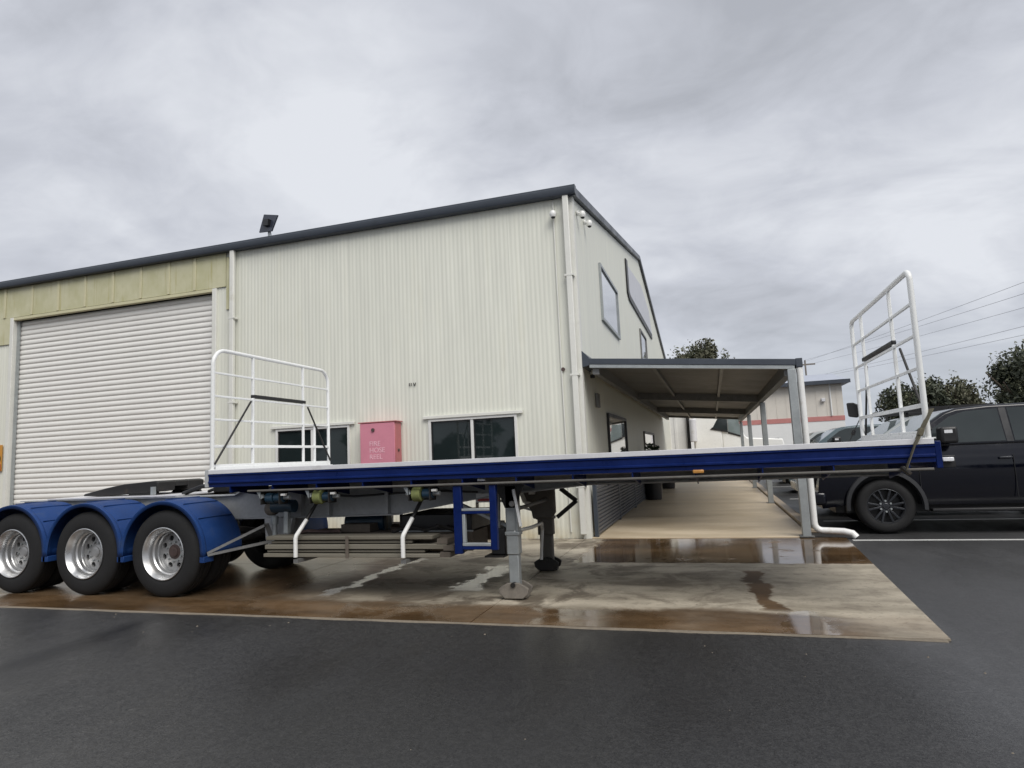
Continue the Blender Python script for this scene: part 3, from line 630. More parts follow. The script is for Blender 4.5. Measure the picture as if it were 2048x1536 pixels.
# planters and plants
def leaves(center, rad, n, size, flat=1.0, seed=1, clumps=14, up=0.3):
    r = np.random.default_rng(seed); center = vn(center); rad = vn(rad)
    cl = r.normal(size=(clumps, 3)); cl /= np.linalg.norm(cl, axis=1)[:, None]; cl *= (r.random((clumps, 1)) ** 0.5) * 0.82
    cr = 0.22 + 0.22 * r.random(clumps)
    k = r.integers(0, clumps, n); d = r.normal(size=(n, 3)); d /= np.linalg.norm(d, axis=1)[:, None]
    p = cl[k] + d * (cr[k][:, None]) * (r.random((n, 1)) ** 0.4)
    P = center + p * rad
    a = r.normal(size=(n, 3)); a[:, 2] += up; a /= np.linalg.norm(a, axis=1)[:, None]
    b = r.normal(size=(n, 3)); b -= a * (a * b).sum(1)[:, None]; b /= np.linalg.norm(b, axis=1)[:, None]
    s_ = size * (0.6 + 0.8 * r.random((n, 1)))
    v = np.stack([P - a * s_, P + b * s_ * 0.45, P + a * s_, P - b * s_ * 0.45], 1).reshape(-1, 3)
    f = np.arange(n * 4).reshape(n, 4)
    return v.tolist(), f.tolist()
def pot_plant(y, x, r_, h, lab_pot, lab_pl, seed):
    t = thing('planter_pot', lab_pot, 'pot', (x, y, 0.012), 'pots along the gable wall')
    MB().lathe([(0.001, 0.0), (r_ * 0.72, 0.0), (r_ * 0.8, 0.02), (r_, h - 0.05), (r_ * 1.07, h - 0.04), (r_ * 1.07, h), (r_ * 0.95, h), (r_ * 0.9, h - 0.06), (0.001, h - 0.06)], (x, y, 0.012), 'z', 28).build('pot', M['pot'], t)
    q = thing('potted_shrub', lab_pl, 'plant', (x, y, h), 'shrubs in the gable pots')
    MB().tube([(x, y, h - 0.06), (x + 0.03, y, h + 0.25), (x - 0.02, y, h + 0.6)], 0.02, 6).build('stem', M['bark'], q)
    v, f = leaves((x, y, h + 0.40), (r_ * 1.15, r_ * 1.15, 0.48), 700, 0.05, seed=seed, clumps=12)
    MB().add(v, f).build('foliage', M['leaf_pot'], q, smooth=0, fix=False)
pot_plant(20.1, -1.80, 0.29, 0.86, 'nearer black planter pot against the gable wall', 'leafy shrub in the nearer black pot', 3)
pot_plant(25.6, -1.72, 0.30, 0.85, 'farther black planter pot against the gable wall', 'leafy shrub in the farther black pot', 5)
# ------------------------------------------------------------------ flat deck trailer
tr = thing('flatbed_trailer', 'long navy flat deck semi trailer with white gantries standing on its legs', 'trailer', (-2.1, 7.48, 0))
TY0, TY1 = 6.23, 8.73; TX0, TX1 = -5.73, 1.79; DZT = 1.487
box('deck', M['deck'], tr, TX0, TX1, TY0 + 0.012, TY1 - 0.012, DZT - 0.045, DZT, 0.004)
def rail_profile(y, s):                    # pressed navy side rail, s = outward direction in y
    P = [(0, DZT - 0.047), (s * 0.012, DZT - 0.047), (s * 0.012, DZT - 0.062), (s * 0.002, DZT - 0.07), (s * 0.002, DZT - 0.125), (s * 0.014, DZT - 0.135), (s * 0.014, DZT - 0.15),
         (s * -0.004, DZT - 0.158), (s * -0.004, DZT - 0.195), (-s * 0.05, DZT - 0.2), (-s * 0.05, DZT - 0.047)]
    return [(y + a, b) for a, b in P]
MB().prism(rail_profile(TY0, -1), TX0, TX1, 'x').build('side_rail', M['navy'], tr, smooth=20)
MB().prism(rail_profile(TY1, 1), TX0, TX1, 'x').build('side_rail', M['navy'], tr, smooth=20)
MB().box(TX0, TX1, TY0 - 0.008, TY0 + 0.008, DZT - 0.044, DZT + 0.004).build('edge_strip', M['deck'], tr, bevel=0.003)
MB().box(TX0, TX1, TY1 - 0.008, TY1 + 0.008, DZT - 0.044, DZT + 0.004).build('edge_strip', M['deck'], tr, bevel=0.003)
box('end_rail', M['navy'], tr, TX1 + 0.001, TX1 + 0.05, TY0, TY1, DZT - 0.25, DZT - 0.02, 0.006)
box('end_rail', M['chassis'], tr, TX0 - 0.06, TX0 - 0.001, TY0 + 0.0, TY1, DZT - 0.2, DZT + 0.01, 0.006)
# rope rails hung under the side rails, on navy outrigger gussets
for y_, s in ((TY0, 1), (TY1, -1)):
    MB().tube([(TX0 + 0.55, y_ + 0.01 * s, 1.232), (TX1 - 0.02, y_ + 0.01 * s, 1.232)], 0.013, 8).build('rope_rail', M['leg_brown'], tr)
no = 13
for k in range(no):
    x = TX0 + 0.30 + k * (TX1 - TX0 - 0.5) / (no - 1)
    for y_, yi in ((TY0 + 0.008, 6.92), (TY1 - 0.008, 8.04)):
        poly = [(y_, DZT - 0.198), (y_, 1.222), (y_ + (yi - y_) * 0.2, 1.222), (yi, 1.13), (yi, DZT - 0.05), (y_ + (yi - y_) * 0.15, DZT - 0.05), (y_ + (yi - y_) * 0.15, DZT - 0.198)]
        MB().prism(poly, x - 0.006, x + 0.006, 'x').build('outrigger', M['navy'], tr)
    MB().box(x - 0.03, x + 0.03, 6.95, 8.01, DZT - 0.16, DZT - 0.047).build('cross_member', M['navy'], tr)
# two I beams
top = [(-9.75, 1.15), (-5.95, 1.15), (-5.75, 1.24), (1.70, 1.27)]
bot = [(1.70, 1.17), (-1.3, 1.165), (-2.38, 1.075), (-3.0, 0.985), (-3.6, 0.885), (-4.7, 0.868), (-9.75, 0.868)]
for yb in (6.98, 7.98):
    MB().prism(top + bot, yb - 0.007, yb + 0.007).build('chassis_beam', M['chassis'], tr)
    fl_ = MB()
    for path, dz in ((top, 0.0085), (bot, -0.0085)):
        vs = []; fs = []
        for (x, z) in path: vs += [(x, yb - 0.07, z + dz - 0.008), (x, yb + 0.07, z + dz - 0.008), (x, yb + 0.07, z + dz + 0.008), (x, yb - 0.07, z + dz + 0.008)]
        for i in range(len(path) - 1):
            for q in range(4): fs.append((i * 4 + q, i * 4 + (q + 1) % 4, (i + 1) * 4 + (q + 1) % 4, (i + 1) * 4 + q))
        fs += [(0, 1, 2, 3), tuple(len(vs) - 4 + q for q in range(4))]; fl_.add(vs, fs)
    fl_.build('flange', M['chassis'], tr)
for x in (-9.2, -8.3, -7.03, -5.6, -4.4, -3.0, -1.6, -0.2, 1.2):
    zt = 1.12 if x < -5.8 else 1.2; zb = 0.95 if x < -3.5 else (1.06 if x < -2.6 else 1.185 - 0.01)
    MB().box(x - 0.05, x + 0.05, 6.988, 7.972, zb, zt + 0.01).build('cross_member', M['chassis'], tr)

# gantries
def gantry(x, name, extra, rc=0.20, yu=8.05):
    h = holder(name, tr, (x, TY0, DZT)); zt = 2.96; r0 = 0.024
    ya, yb = TY0 + 0.03, TY1 - 0.03
    pts = [(x, ya, DZT + 0.006)] + [(x, ya, 2.3)] + [(x, ya + rc * (1 - math.cos(a)), zt - rc * (1 - math.sin(a))) for a in np.linspace(0, PI / 2, 8)]
    pts += [(x, yb - rc * (1 - math.sin(a)), zt - rc * (1 - math.cos(a))) for a in np.linspace(0, PI / 2, 8)] + [(x, yb, 2.3), (x, yb, DZT + 0.006)]
    # order of the second corner: from top to side
    k = len(pts) - 2 - 8
    pts[k:k + 8] = [(x, yb - rc + rc * math.sin(a), zt - rc + rc * math.cos(a)) for a in np.linspace(0, PI / 2, 8)]
    MB().tube(pts, r0, 12).build('hoop', M['white'], h, smooth=60)
    for z in (1.54, 1.775, 2.10, 2.385, 2.67):
        rr = 0.021 if z in (1.54, 1.775) else 0.0145
        MB().bar((x, ya, z), (x, yb, z), rr * 1.7).build('rail', M['white'], h, bevel=0.004)
    for yv in (6.97, yu):
        MB().bar((x + 0.001, yv, DZT + 0.005), (x + 0.001, yv, zt - 0.01), 0.031).build('upright', M['white'], h, bevel=0.005)
    for yv in extra: MB().bar((x + 0.001, yv, DZT + 0.005), (x + 0.001, yv, 2.09), 0.03).build('upright', M['white'], h, bevel=0.005)
    for yv in (ya, yb): MB().box(x - 0.05, x + 0.05, yv - 0.03, yv + 0.03, DZT + 0.001, DZT + 0.012).build('foot_plate', M['white'], h)
    MB().box(x - 0.03, x + 0.03, ya + 0.04, yb - 0.04, DZT + 0.002, DZT + 0.045).build('sill', M['white'], h, bevel=0.005)
    d = 0.035
    MB().bar((x - 0.0, 6.95, 2.43), (x - 0.0, yu + 0.05, 2.43), 0.045, 0.048).build('rubber_bar', M['black'], h, bevel=0.012)
    MB().bar((x + 0.03, 6.27, 1.56), (x + 0.03, 6.90, 2.36), 0.021).build('brace', M['steel_dark'], h, bevel=0.006)
    MB().bar((x + 0.03, 8.70, 1.56), (x + 0.03, yu + 0.07, 2.36), 0.021).build('brace', M['steel_dark'], h, bevel=0.006)
    return h
gantry(TX0 + 0.02, 'rear_gantry', (8.33,))
gantry(TX1 - 0.03, 'headboard', (), 0.085, 8.2)
# light, marker, sticker
box('marker_lamp', M['amber'], tr, -0.19, -0.09, TY0 - 0.012, TY0 + 0.012, 1.262, 1.295, 0.008)
box('side_lamp', M['lens'], tr, 1.845, 1.93, TY0 + 0.02, TY0 + 0.06, 1.29, 1.325, 0.006)
box('lamp_bracket', M['black'], tr, 1.841, 1.95, TY0 + 0.061, TY0 + 0.09, 1.24, 1.34, 0.004)
box('side_lamp', M['lens'], tr, -2.36, -2.28, 6.30, 6.34, 1.255, 1.28, 0.004)
st = box('marker_plate', M['white'], tr, -2.62, -2.36, 6.935, 6.941, 0.99, 1.09)
MB().box(-2.60, -2.38, 6.929, 6.9345, 1.005, 1.035).build('red_band', M['red'], st)

# wheels: outer and inner tyre on both sides of three axles
AX = [-8.91, -7.655, -6.40]; WZ = 0.518; TR = 0.518
tp = [(0.298, 0.02), (0.318, 0.005), (0.36, -0.004), (0.44, 0.0), (0.475, 0.012), (0.505, 0.032), (0.516, 0.05), (0.518, 0.075), (0.507, 0.08), (0.507, 0.09), (0.518, 0.095), (0.518, 0.135), (0.507, 0.14),
      (0.507, 0.15), (0.518, 0.155), (0.518, 0.195), (0.507, 0.2), (0.507, 0.21), (0.516, 0.23), (0.505, 0.25), (0.475, 0.27), (0.44, 0.28), (0.36, 0.284), (0.318, 0.275), (0.298, 0.26)]
tyre_m = MB().lathe(tp, (0, 0, 0), 'y', 64, True).mesh('tyre', M['rubber'], smooth=40)
rp = [(0.312, 0.006), (0.314, -0.006), (0.306, -0.01), (0.296, 0.0), (0.288, 0.02), (0.272, 0.04), (0.262, 0.075), (0.262, 0.10), (0.248, 0.115), (0.246, 0.16), (0.236, 0.175), (0.232, 0.2)]
rim_m = MB().lathe(rp, (0, 0, 0), 'y', 56).mesh('rim', M['rim'], smooth=30)
def disc_mesh(ri, ro, y0, nh, rh, ang=0.0):   # wheel centre plate with real hand holes
    b = MB(); rm = (ri + ro) / 2 + 0.012
    for k in range(nh):
        a0 = 2 * PI * k / nh + ang; da = PI / nh
        outer = []
        for (r_, t) in ((ri, -da), (ri, 0), (ri, da), (rm, da), (ro, da), (ro, 0), (ro, -da), (rm, -da)):
            yy = y0 + (0.018 * (ro - r_) / (ro - ri) * -1.0)
            outer.append((r_ * math.cos(a0 + t), yy, r_ * math.sin(a0 + t)))
        hole = []; deep = []
        for (u, v) in ((-1, -1), (-1.35, 0), (-1, 1), (0, 1.35), (1, 1), (1.35, 0), (1, -1), (0, -1.35)):
            q = math.hypot(u, v); u, v = u / q * rh, v / q * rh * 1.12
            r_ = rm + u; t = v / rm; yy = y0 - 0.018 * (ro - r_) / (ro - ri)
            hole.append((r_ * math.cos(a0 + t), yy, r_ * math.sin(a0 + t))); deep.append((r_ * math.cos(a0 + t), yy + 0.025, r_ * math.sin(a0 + t)))
        b.add(outer + hole + deep, [(i, (i + 1) % 8, 8 + (i + 1) % 8, 8 + i) for i in range(8)] + [(8 + i, 8 + (i + 1) % 8, 16 + (i + 1) % 8, 16 + i) for i in range(8)])
    return b
disc_m = disc_mesh(0.09, 0.234, 0.195, 8, 0.034).mesh('disc', M['rim_disc'], smooth=30)
hub_b = MB().lathe([(0.095, 0.19), (0.088, 0.175), (0.066, 0.168), (0.062, 0.155), (0.052, 0.15), (0.03, 0.148), (0.001, 0.148)], (0, 0, 0), 'y', 24)
hub_m = hub_b.mesh('hub', M['rim_disc'], smooth=30)
hubr_m = hub_b.mesh('hub', M['rust'], smooth=30)
nb = MB()
for k in range(10):
    a = 2 * PI * k / 10; nb.tube([(0.118 * math.cos(a), 0.19, 0.118 * math.sin(a)), (0.118 * math.cos(a), 0.16, 0.118 * math.sin(a))], 0.0125, 6)
nut_m = nb.mesh('wheel_nuts', M['galv'], smooth=30)
back_m = MB().lathe([(0.001, 0.215), (0.262, 0.215)], (0, 0, 0), 'y', 24).mesh('brake_drum', M['black'])
for i, ax in enumerate(AX):
    for side, y_, fl in ((0, TY0 + 0.005, 1), (0, TY0 + 0.325, 1), (1, TY1 - 0.005, -1), (1, TY1 - 0.325, -1)):
        w = holder('wheel', tr, (ax, y_, WZ)); w.rotation_euler = (0, rng.random() * 6.28, 0) if fl > 0 else (0, 0.3, PI)
        outer = y_ < TY0 + 0.1 or y_ > TY1 - 0.1
        link_mesh('tyre', tyre_m, w); link_mesh('rim', rim_m, w)
        if outer:
            link_mesh('disc', disc_m, w); link_mesh('hub', hubr_m if (i == 2 and fl > 0) else hub_m, w); tag(link_mesh('wheel_nuts', nut_m, w), kind='stuff'); link_mesh('brake_drum', back_m, w)
    MB().tube([(ax, TY0 + 0.25, WZ), (ax, TY1 - 0.25, WZ)], 0.07, 14).build('axle', M['steel_dark'], tr)
    for ys_ in (6.98, 7.98):
        MB().prism([(ax - 0.5, 0.868), (ax - 0.62, 0.868), (ax - 0.6, 0.6), (ax - 0.5, 0.56), (ax - 0.42, 0.62)], ys_ - 0.05, ys_ + 0.05).build('hanger', M['chassis'], tr)
        MB().bar((ax - 0.52, ys_, 0.63), (ax + 0.3, ys_, 0.57), 0.09, 0.06).build('trailing_arm', M['steel_dark'], tr)
        MB().lathe([(0.001, 0.62), (0.10, 0.62), (0.12, 0.68), (0.11, 0.73), (0.125, 0.79), (0.1, 0.85), (0.001, 0.866)], (ax + 0.32, ys_, 0), 'z', 18).build('air_bag', M['black'], tr)
# mudguards
def guard(ax, y0, y1):
    rO = 0.628; n = 28; a0, a1 = -3, 183
    prof = [(0.0, -0.045), (0.0, 0.0), (0.035, 0.006), (0.06, -0.004), (0.1, 0.004), (0.2, 0.008), (0.36, 0.010), (0.5, 0.008), (0.58, 0.0), (0.60, 0.006), (y1 - y0, 0.0), (y1 - y0, -0.04)]
    vs = []; fs = []; m = len(prof)
    for i in range(n + 1):
        a = R(a0 + (a1 - a0) * i / n)
        for o, dr in prof: vs.append((ax + (rO + dr) * math.cos(a), y0 + o, WZ + (rO + dr) * math.sin(a)))
    for i in range(n):
        for j in range(m - 1): fs.append((i * m + j, i * m + j + 1, (i + 1) * m + j + 1, (i + 1) * m + j))
    gd = MB().add(vs, fs).build('mudguard', M['guard'], tr, smooth=28, fix=False, solid=0.006)
    for ang in (40, 66, 92, 118):      # moulded ribs across the top
        a = R(ang); c, s_ = math.cos(a), math.sin(a)
        MB().bar((ax + (rO + 0.012) * c, y0 + 0.07, WZ + (rO + 0.012) * s_), (ax + (rO + 0.012) * c, y1 - 0.02, WZ + (rO + 0.012) * s_), 0.012, 0.012).build('rib', M['guard'], gd, bevel=0.004)
    for s_ in (1, -1):
        xx = ax + s_ * (rO - 0.01)
        MB().box(xx - 0.045, xx + 0.02 if s_ > 0 else xx + 0.045, y0 + 0.002, y0 + 0.16, WZ - 0.10, WZ - 0.03).build('tab', M['guard'], gd, bevel=0.006)
for ax in AX:
    guard(ax, TY0 - 0.03, TY0 + 0.62); guard(ax, TY1 - 0.62, TY1 + 0.03)
# guard bracket in front of the third wheel
MB().bar((-5.78, 6.28, 0.52), (-5.25, 6.62, 0.80), 0.05, 0.03).bar((-5.78, 6.28, 0.50), (-5.22, 6.75, 0.60), 0.05, 0.03).bar((-5.24, 6.64, 0.82), (-5.22, 6.75, 0.58), 0.05, 0.03).build('guard_bracket', M['galv_dark'], tr)
MB().prism([(-5.42, 0.868), (-5.0, 0.868), (-5.08, 0.60), (-5.2, 0.50), (-5.34, 0.50), (-5.40, 0.6)], 6.83, 6.90).build('suspension_hanger', M['chassis'], tr, bevel=0.006)
MB().prism([(-5.42, 0.868), (-5.0, 0.868), (-5.08, 0.60), (-5.2, 0.50), (-5.34, 0.50), (-5.40, 0.6)], 7.06, 7.12).build('suspension_hanger', M['chassis'], tr, bevel=0.006)
MB().tube([(-5.18, 6.72, 0.80), (-5.18, 6.72, 0.56)], 0.03, 10).tube([(-5.18, 6.72, 0.80), (-5.18, 6.72, 0.90)], 0.045, 12).build('shock_absorber', M['galv'], tr)
MB().lathe([(0.001, 0), (0.07, 0.005), (0.085, 0.03), (0.085, 0.10), (0.07, 0.13), (0.001, 0.135)], (-5.30, 6.74, 0.99), 'x', 18).build('brake_chamber', M['concrete_shoe'], tr)
MB().tube([(-5.15, 6.66, 1.02), (-4.85, 6.66, 1.02)], 0.075, 16).build('air_valve', M['blue_steel'], tr)
# stiffeners and hoses on the near beam
for x in (-4.95, -4.55, -3.75): MB().box(x - 0.02, x + 0.02, 6.90, 6.972, 0.885, 1.2).build('stiffener', M['chassis'], tr)
box('leg_plate', M['galv'], tr, -4.98, -4.92, 6.62, 6.68, 0.70, 1.12, 0.005)
MB().tube([(-5.0, 6.96, 1.16), (-4.2, 6.93, 1.10), (-3.2, 6.95, 1.14), (-2.6, 6.94, 1.11)], 0.012, 6).build('air_hose', M['black'], tr)
MB().tube([(-4.5, 7.3, 0.76), (-3.95, 7.3, 0.76)], 0.13, 20).build('air_tank', M['blue_steel'], tr, bevel=0.02)

# turntable
tt = MB()
tt.prism([(-8.720, 1.200), (-8.700, 1.230), (-8.320, 1.300), (-7.970, 1.350), (-7.420, 1.380), (-7.350, 1.360), (-7.360, 1.240), (-7.470, 1.225), (-7.920, 1.215), (-8.320, 1.190)], 7.06, 7.36)
tt.prism([(-8.720, 1.200), (-8.700, 1.230), (-8.320, 1.300), (-7.970, 1.350), (-7.420, 1.380), (-7.350, 1.360), (-7.360, 1.240), (-7.470, 1.225), (-7.920, 1.215), (-8.320, 1.190)], 7.60, 7.90)
tt.prism([(-7.970, 1.350), (-7.420, 1.380), (-7.350, 1.360), (-7.360, 1.295), (-7.970, 1.275)], 7.362, 7.598)
ttp = tt.build('turntable', M['steel_dark'], tr, bevel=0.012)
for yb in (7.08, 7.84): MB().prism([(-7.95, 1.16), (-7.35, 1.16), (-7.42, 1.24), (-7.85, 1.235)], yb, yb + 0.05).build('pedestal', M['steel_dark'], ttp)
MB().box(-9.2, -6.9, 6.9, 8.06, 1.169, 1.185).build('mounting_plate', M['deck'], ttp)
box('lever', M['galv'], ttp, -7.42, -7.38, 7.0, 7.055, 1.19, 1.30)
MB().tube([(-6.95, 7.1, 1.19), (-6.6, 7.05, 1.28), (-6.2, 7.1, 1.30), (-5.8, 7.2, 1.26)], 0.03, 8).tube([(-6.8, 7.4, 1.2), (-6.5, 7.3, 1.27), (-5.85, 7.4, 1.28)], 0.022, 8).build('hose_bundle', M['black'], tr)
box('junction', M['steel_dark'], tr, -6.55, -6.2, 7.2, 7.7, 1.18, 1.31, 0.02)

# landing legs
def landing_leg(x, y, mat, s, w=1.0):
    h = holder('landing_leg', tr, (x, y, 0))
    box('outer_tube', mat, h, x - 0.068 * w, x + 0.068 * w, y - 0.06, y + 0.06, 0.46, 1.19, 0.01)
    box('collar', mat, h, x - 0.08 * w, x + 0.08 * w, y - 0.07, y + 0.07, 0.66, 0.70, 0.008)
    box('inner_tube', M['galv'] if s > 0 else mat, h, x - 0.055 * w, x + 0.055 * w, y - 0.048, y + 0.048, 0.10, 0.459, 0.008)
    pl = [(x - 0.165, 0.115), (x - 0.15, 0.055), (x - 0.10, 0.013), (x + 0.10, 0.013), (x + 0.15, 0.055), (x + 0.165, 0.115), (x + 0.13, 0.14), (x + 0.06, 0.175), (x - 0.06, 0.175), (x - 0.13, 0.14)]
    sh = MB().prism(pl, y - 0.10, y - 0.062).prism(pl, y + 0.062, y + 0.10).box(x - 0.13, x + 0.13, y - 0.0615, y + 0.0615, 0.012, 0.05)
    sh.build('shoe', M['concrete_shoe'] if s > 0 else M['steel_dark'], h, bevel=0.008)
    MB().tube([(x, y - 0.115, 0.155), (x, y + 0.115, 0.155)], 0.026, 12).build('pin', M['steel_dark'], h)
    return h
L1 = landing_leg(-2.10, 6.66, M['galv'], 1); L2 = landing_leg(-2.16, 8.28, M['leg_brown'], -1, 1.5)
MB().prism([(-2.32, 1.20), (-1.94, 1.20), (-1.99, 1.10), (-2.03, 0.95), (-2.17, 0.95), (-2.22, 1.08)], 6.60, 6.606).build('gusset', M['steel_dark'], L1)
MB().prism([(-2.44, 1.21), (-1.99, 1.21), (-1.99, 0.76), (-2.04, 0.68), (-2.29, 0.68), (-2.31, 0.80), (-2.42, 0.90)], 8.10, 8.20).build('gearbox', M['leg_brown'], L2, bevel=0.02)
MB().bar((-1.90, 8.1, 1.06), (-1.70, 8.1, 0.90), 0.05).bar((-1.70, 8.1, 0.90), (-1.96, 8.1, 0.70), 0.05).build('stay', M['steel_dark'], L2)
MB().tube([(-2.10, 6.72, 0.92), (-2.10, 8.2, 0.92)], 0.022, 10).build('cross_shaft', M['galv_dark'], tr)
MB().bar((-2.04, 6.52, 1.15), (-1.975, 6.52, 0.76), 0.03).build('crank_handle', M['white'], L1, bevel=0.006)
MB().tube([(-2.06, 6.585, 1.0), (-2.06, 6.5, 1.0)], 0.03, 10).build('crank_hub', M['galv_dark'], L1)
box('plate', M['galv'], L1, -2.15, -2.06, 6.592, 6.598, 0.72, 0.92)
MB().tube([(-2.08, 6.6, 0.70), (-2.04, 7.2, 0.68), (-2.09, 7.8, 0.66), (-2.17, 8.12, 0.55), (-2.20, 8.14, 0.30), (-2.21, 8.15, 0.16)], 0.021, 8).build('hose', M['pvc'], tr)
MB().bar((-2.42, 8.02, 1.08), (-2.36, 8.02, 0.90), 0.045).bar((-2.36, 8.02, 0.90), (-2.28, 8.02, 0.88), 0.04).box(-2.30, -2.22, 8.0, 8.04, 1.0, 1.07).build('valve_pipe', M['white'], tr)
MB().bar((-2.9, 6.98, 1.0), (-2.16, 6.72, 0.74), 0.05, 0.03).bar((-2.9, 7.98, 1.0), (-2.2, 8.25, 0.74), 0.05, 0.03).build('leg_stay', M['galv'], tr)
box('control_box', M['black'], tr, -2.36, -2.20, 6.66, 6.86, 0.45, 0.73, 0.012)
box('control_box_tray', M['steel_dark'], tr, -2.42, -2.20, 6.60, 6.88, 0.43, 0.447)
MB().tube([(-2.28, 6.7, 0.73), (-2.28, 6.75, 1.10)], 0.018, 8).build('control_box_hanger', M['galv_dark'], tr)
# ladder
ld = holder('access_ladder', tr, (-2.38, 6.27, 0.9))
box('stile', M['navy'], ld, -2.62, -2.53, 6.25, 6.31, 0.52, 1.215, 0.006); box('stile', M['navy'], ld, -2.22, -2.15, 6.25, 6.31, 0.56, 1.215, 0.006)
box('rung', M['galv'], ld, -2.529, -2.221, 6.25, 6.31, 0.955, 0.98, 0.004); box('rung', M['navy'], ld, -2.529, -2.221, 6.251, 6.309, 0.925, 0.952, 0.004)
box('rung', M['galv'], ld, -2.529, -2.221, 6.25, 6.31, 0.60, 0.63, 0.004); box('rung', M['navy'], ld, -2.529, -2.221, 6.251, 6.309, 0.565, 0.597, 0.004)
box('inner_strip', M['galv'], ld, -2.528, -2.495, 6.255, 6.305, 0.631, 0.924, 0.004)
box('toolbox', M['black'], tr, -3.62, -2.72, 7.02, 7.9, 0.66, 0.86, 0.015)
box('toolbox_strap', M['galv'], tr, -3.64, -2.70, 7.0, 7.018, 0.655, 0.675)

# webbing winches under the near side rail
def winch(x, green):
    w = holder('strap_winch', tr, (x, 6.33, 1.14))
    MB().prism([(x - 0.15, 1.225), (x - 0.10, 1.225), (x - 0.06, 1.15), (x - 0.09, 1.13)], 6.26, 6.30).build('bracket', M['galv'], w)
    MB().box(x - 0.09, x - 0.08, 6.26, 6.42, 1.07, 1.235).box(x + 0.155, x + 0.165, 6.26, 6.42, 1.07, 1.235).box(x - 0.08, x + 0.155, 6.42, 6.43, 1.07, 1.235).build('frame', M['steel_dark'], w)
    MB().tube([(x - 0.15, 6.34, 1.14), (x + 0.25, 6.34, 1.14)], 0.022, 10).build('drum', M['galv'], w)
    MB().tube([(x - 0.06, 6.34, 1.14), (x + 0.04, 6.34, 1.14)], 0.082 if green else 0.06, 20).build('strap_roll', M['green_strap'] if green else M['blue_steel'], w, bevel=0.01)
    MB().tube([(x + 0.05, 6.34, 1.14), (x + 0.17, 6.34, 1.14)], 0.052, 14).build('ratchet', M['blue_steel'], w, bevel=0.008)
    box('catch', M['pvc'], w, x + 0.18, x + 0.24, 6.26, 6.30, 1.165, 1.19, 0.004)
for x, gr in ((-4.93, 0), (-4.28, 1), (-3.05, 1)): winch(x, gr)

# under-slung rack: two bent white hangers near side, two far side, bearers across
rk = holder('load_rack', tr, (-3.9, 7.2, 0.4))
for xh in (-4.60, -3.25):
    for ya, yb in ((6.62, 6.33), (8.34, 8.63)):
        MB().tube([(xh + 0.055, ya * 0.46 + yb * 0.54, 0.875), (xh + 0.005, yb * 0.97 + ya * 0.03, 0.71), (xh, yb, 0.68), (xh, yb, 0.47)], 0.024, 10).build('hanger_pipe', M['pvc'], rk)
        MB().tube([(xh + 0.12, ya, 1.10), (xh + 0.055, ya * 0.46 + yb * 0.54, 0.876)], 0.021, 10).build('hanger_stem', M['steel_dark'], rk)
    MB().tube([(xh + 0.10, ya, 1.12), (xh + 0.14, 6.92, 1.16)], 0.02, 8).build('hanger_arm', M['steel_dark'], rk)
    MB().box(xh - 0.03, xh + 0.03, 6.33, 8.63, 0.405, 0.445).build('bearer', M['galv_dark'], rk)
for xh in (-3.93, -3.72): MB().box(xh - 0.012, xh + 0.012, 7.2, 7.24, 0.445, 0.87).build('rod', M['steel_dark'], rk)
MB().box(-4.0, -3.96, 6.40, 6.405, 0.446, 0.69).build('stop_strap', M['plank_dark'], rk)
names = ['lowest grey weathered plank in the rack under the trailer, near side', 'second plank from the bottom in the near stack of the under trailer rack',
         'middle plank of the near stack in the rack under the trailer', 'second plank from the top in the near stack of the under trailer rack',
         'topmost plank of the near stack in the rack under the trailer']
z = 0.446
for k in range(5):
    t = (0.050, 0.038, 0.062, 0.040, 0.052)[k]; x0 = (-5.10, -5.07, -5.09, -5.02, -5.08)[k]; x1 = (-2.86, -3.05, -2.78, -3.2, -2.95)[k]
    dy = (0.0, 0.03, 0.012, 0.04, 0.02)[k]
    tag(box('timber_plank', M['plank'], None, x0, x1, 6.41 + dy, 6.63 + dy, z + 0.010, z + t, 0.006), names[k], 'plank', 'planks in the under trailer rack'); z += t
MB().tube([(-3.6, 6.75, 0.69), (-3.45, 6.9, 0.75), (-3.2, 6.8, 0.70), (-3.0, 6.72, 0.76), (-2.85, 6.85, 0.69), (-3.1, 7.1, 0.73)], 0.022, 6).build('load_chain', M['steel_dark'], rk)
MB().tube([(-4.9, 6.8, 0.68), (-4.7, 6.7, 0.72), (-4.5, 6.85, 0.69), (-4.3, 6.75, 0.71)], 0.02, 6).build('load_chain', M['rust'], rk)
for xx_, zz_ in ((-2.80, 0.46), (-2.76, 0.53), (-2.83, 0.60)): MB().box(xx_ - 0.06, xx_ + 0.06, 6.42, 6.75, zz_, zz_ + 0.055).build('packer', M['plank_dark'], rk)
lab2 = ['dark timber baulk lying behind the near plank stack in the rack', 'short dark block standing on timber in the middle of the rack', 'dark baulk at the far side of the under trailer rack', 'long brown baulk lying across the middle of the rack']
for (x0, x1, y0, y1, z0, z1), l_ in zip(((-5.0, -2.75, 6.72, 6.95, 0.446, 0.66), (-4.42, -4.02, 6.98, 7.20, 0.665, 0.76), (-4.9, -2.7, 7.9, 8.2, 0.446, 0.66), (-5.0, -2.7, 6.98, 7.5, 0.446, 0.66)), lab2):
    tag(box('timber_baulk', M['plank_dark'], None, x0, x1, y0, y1, z0, z1, 0.006), l_, 'timber', 'dark timbers in the under trailer rack')

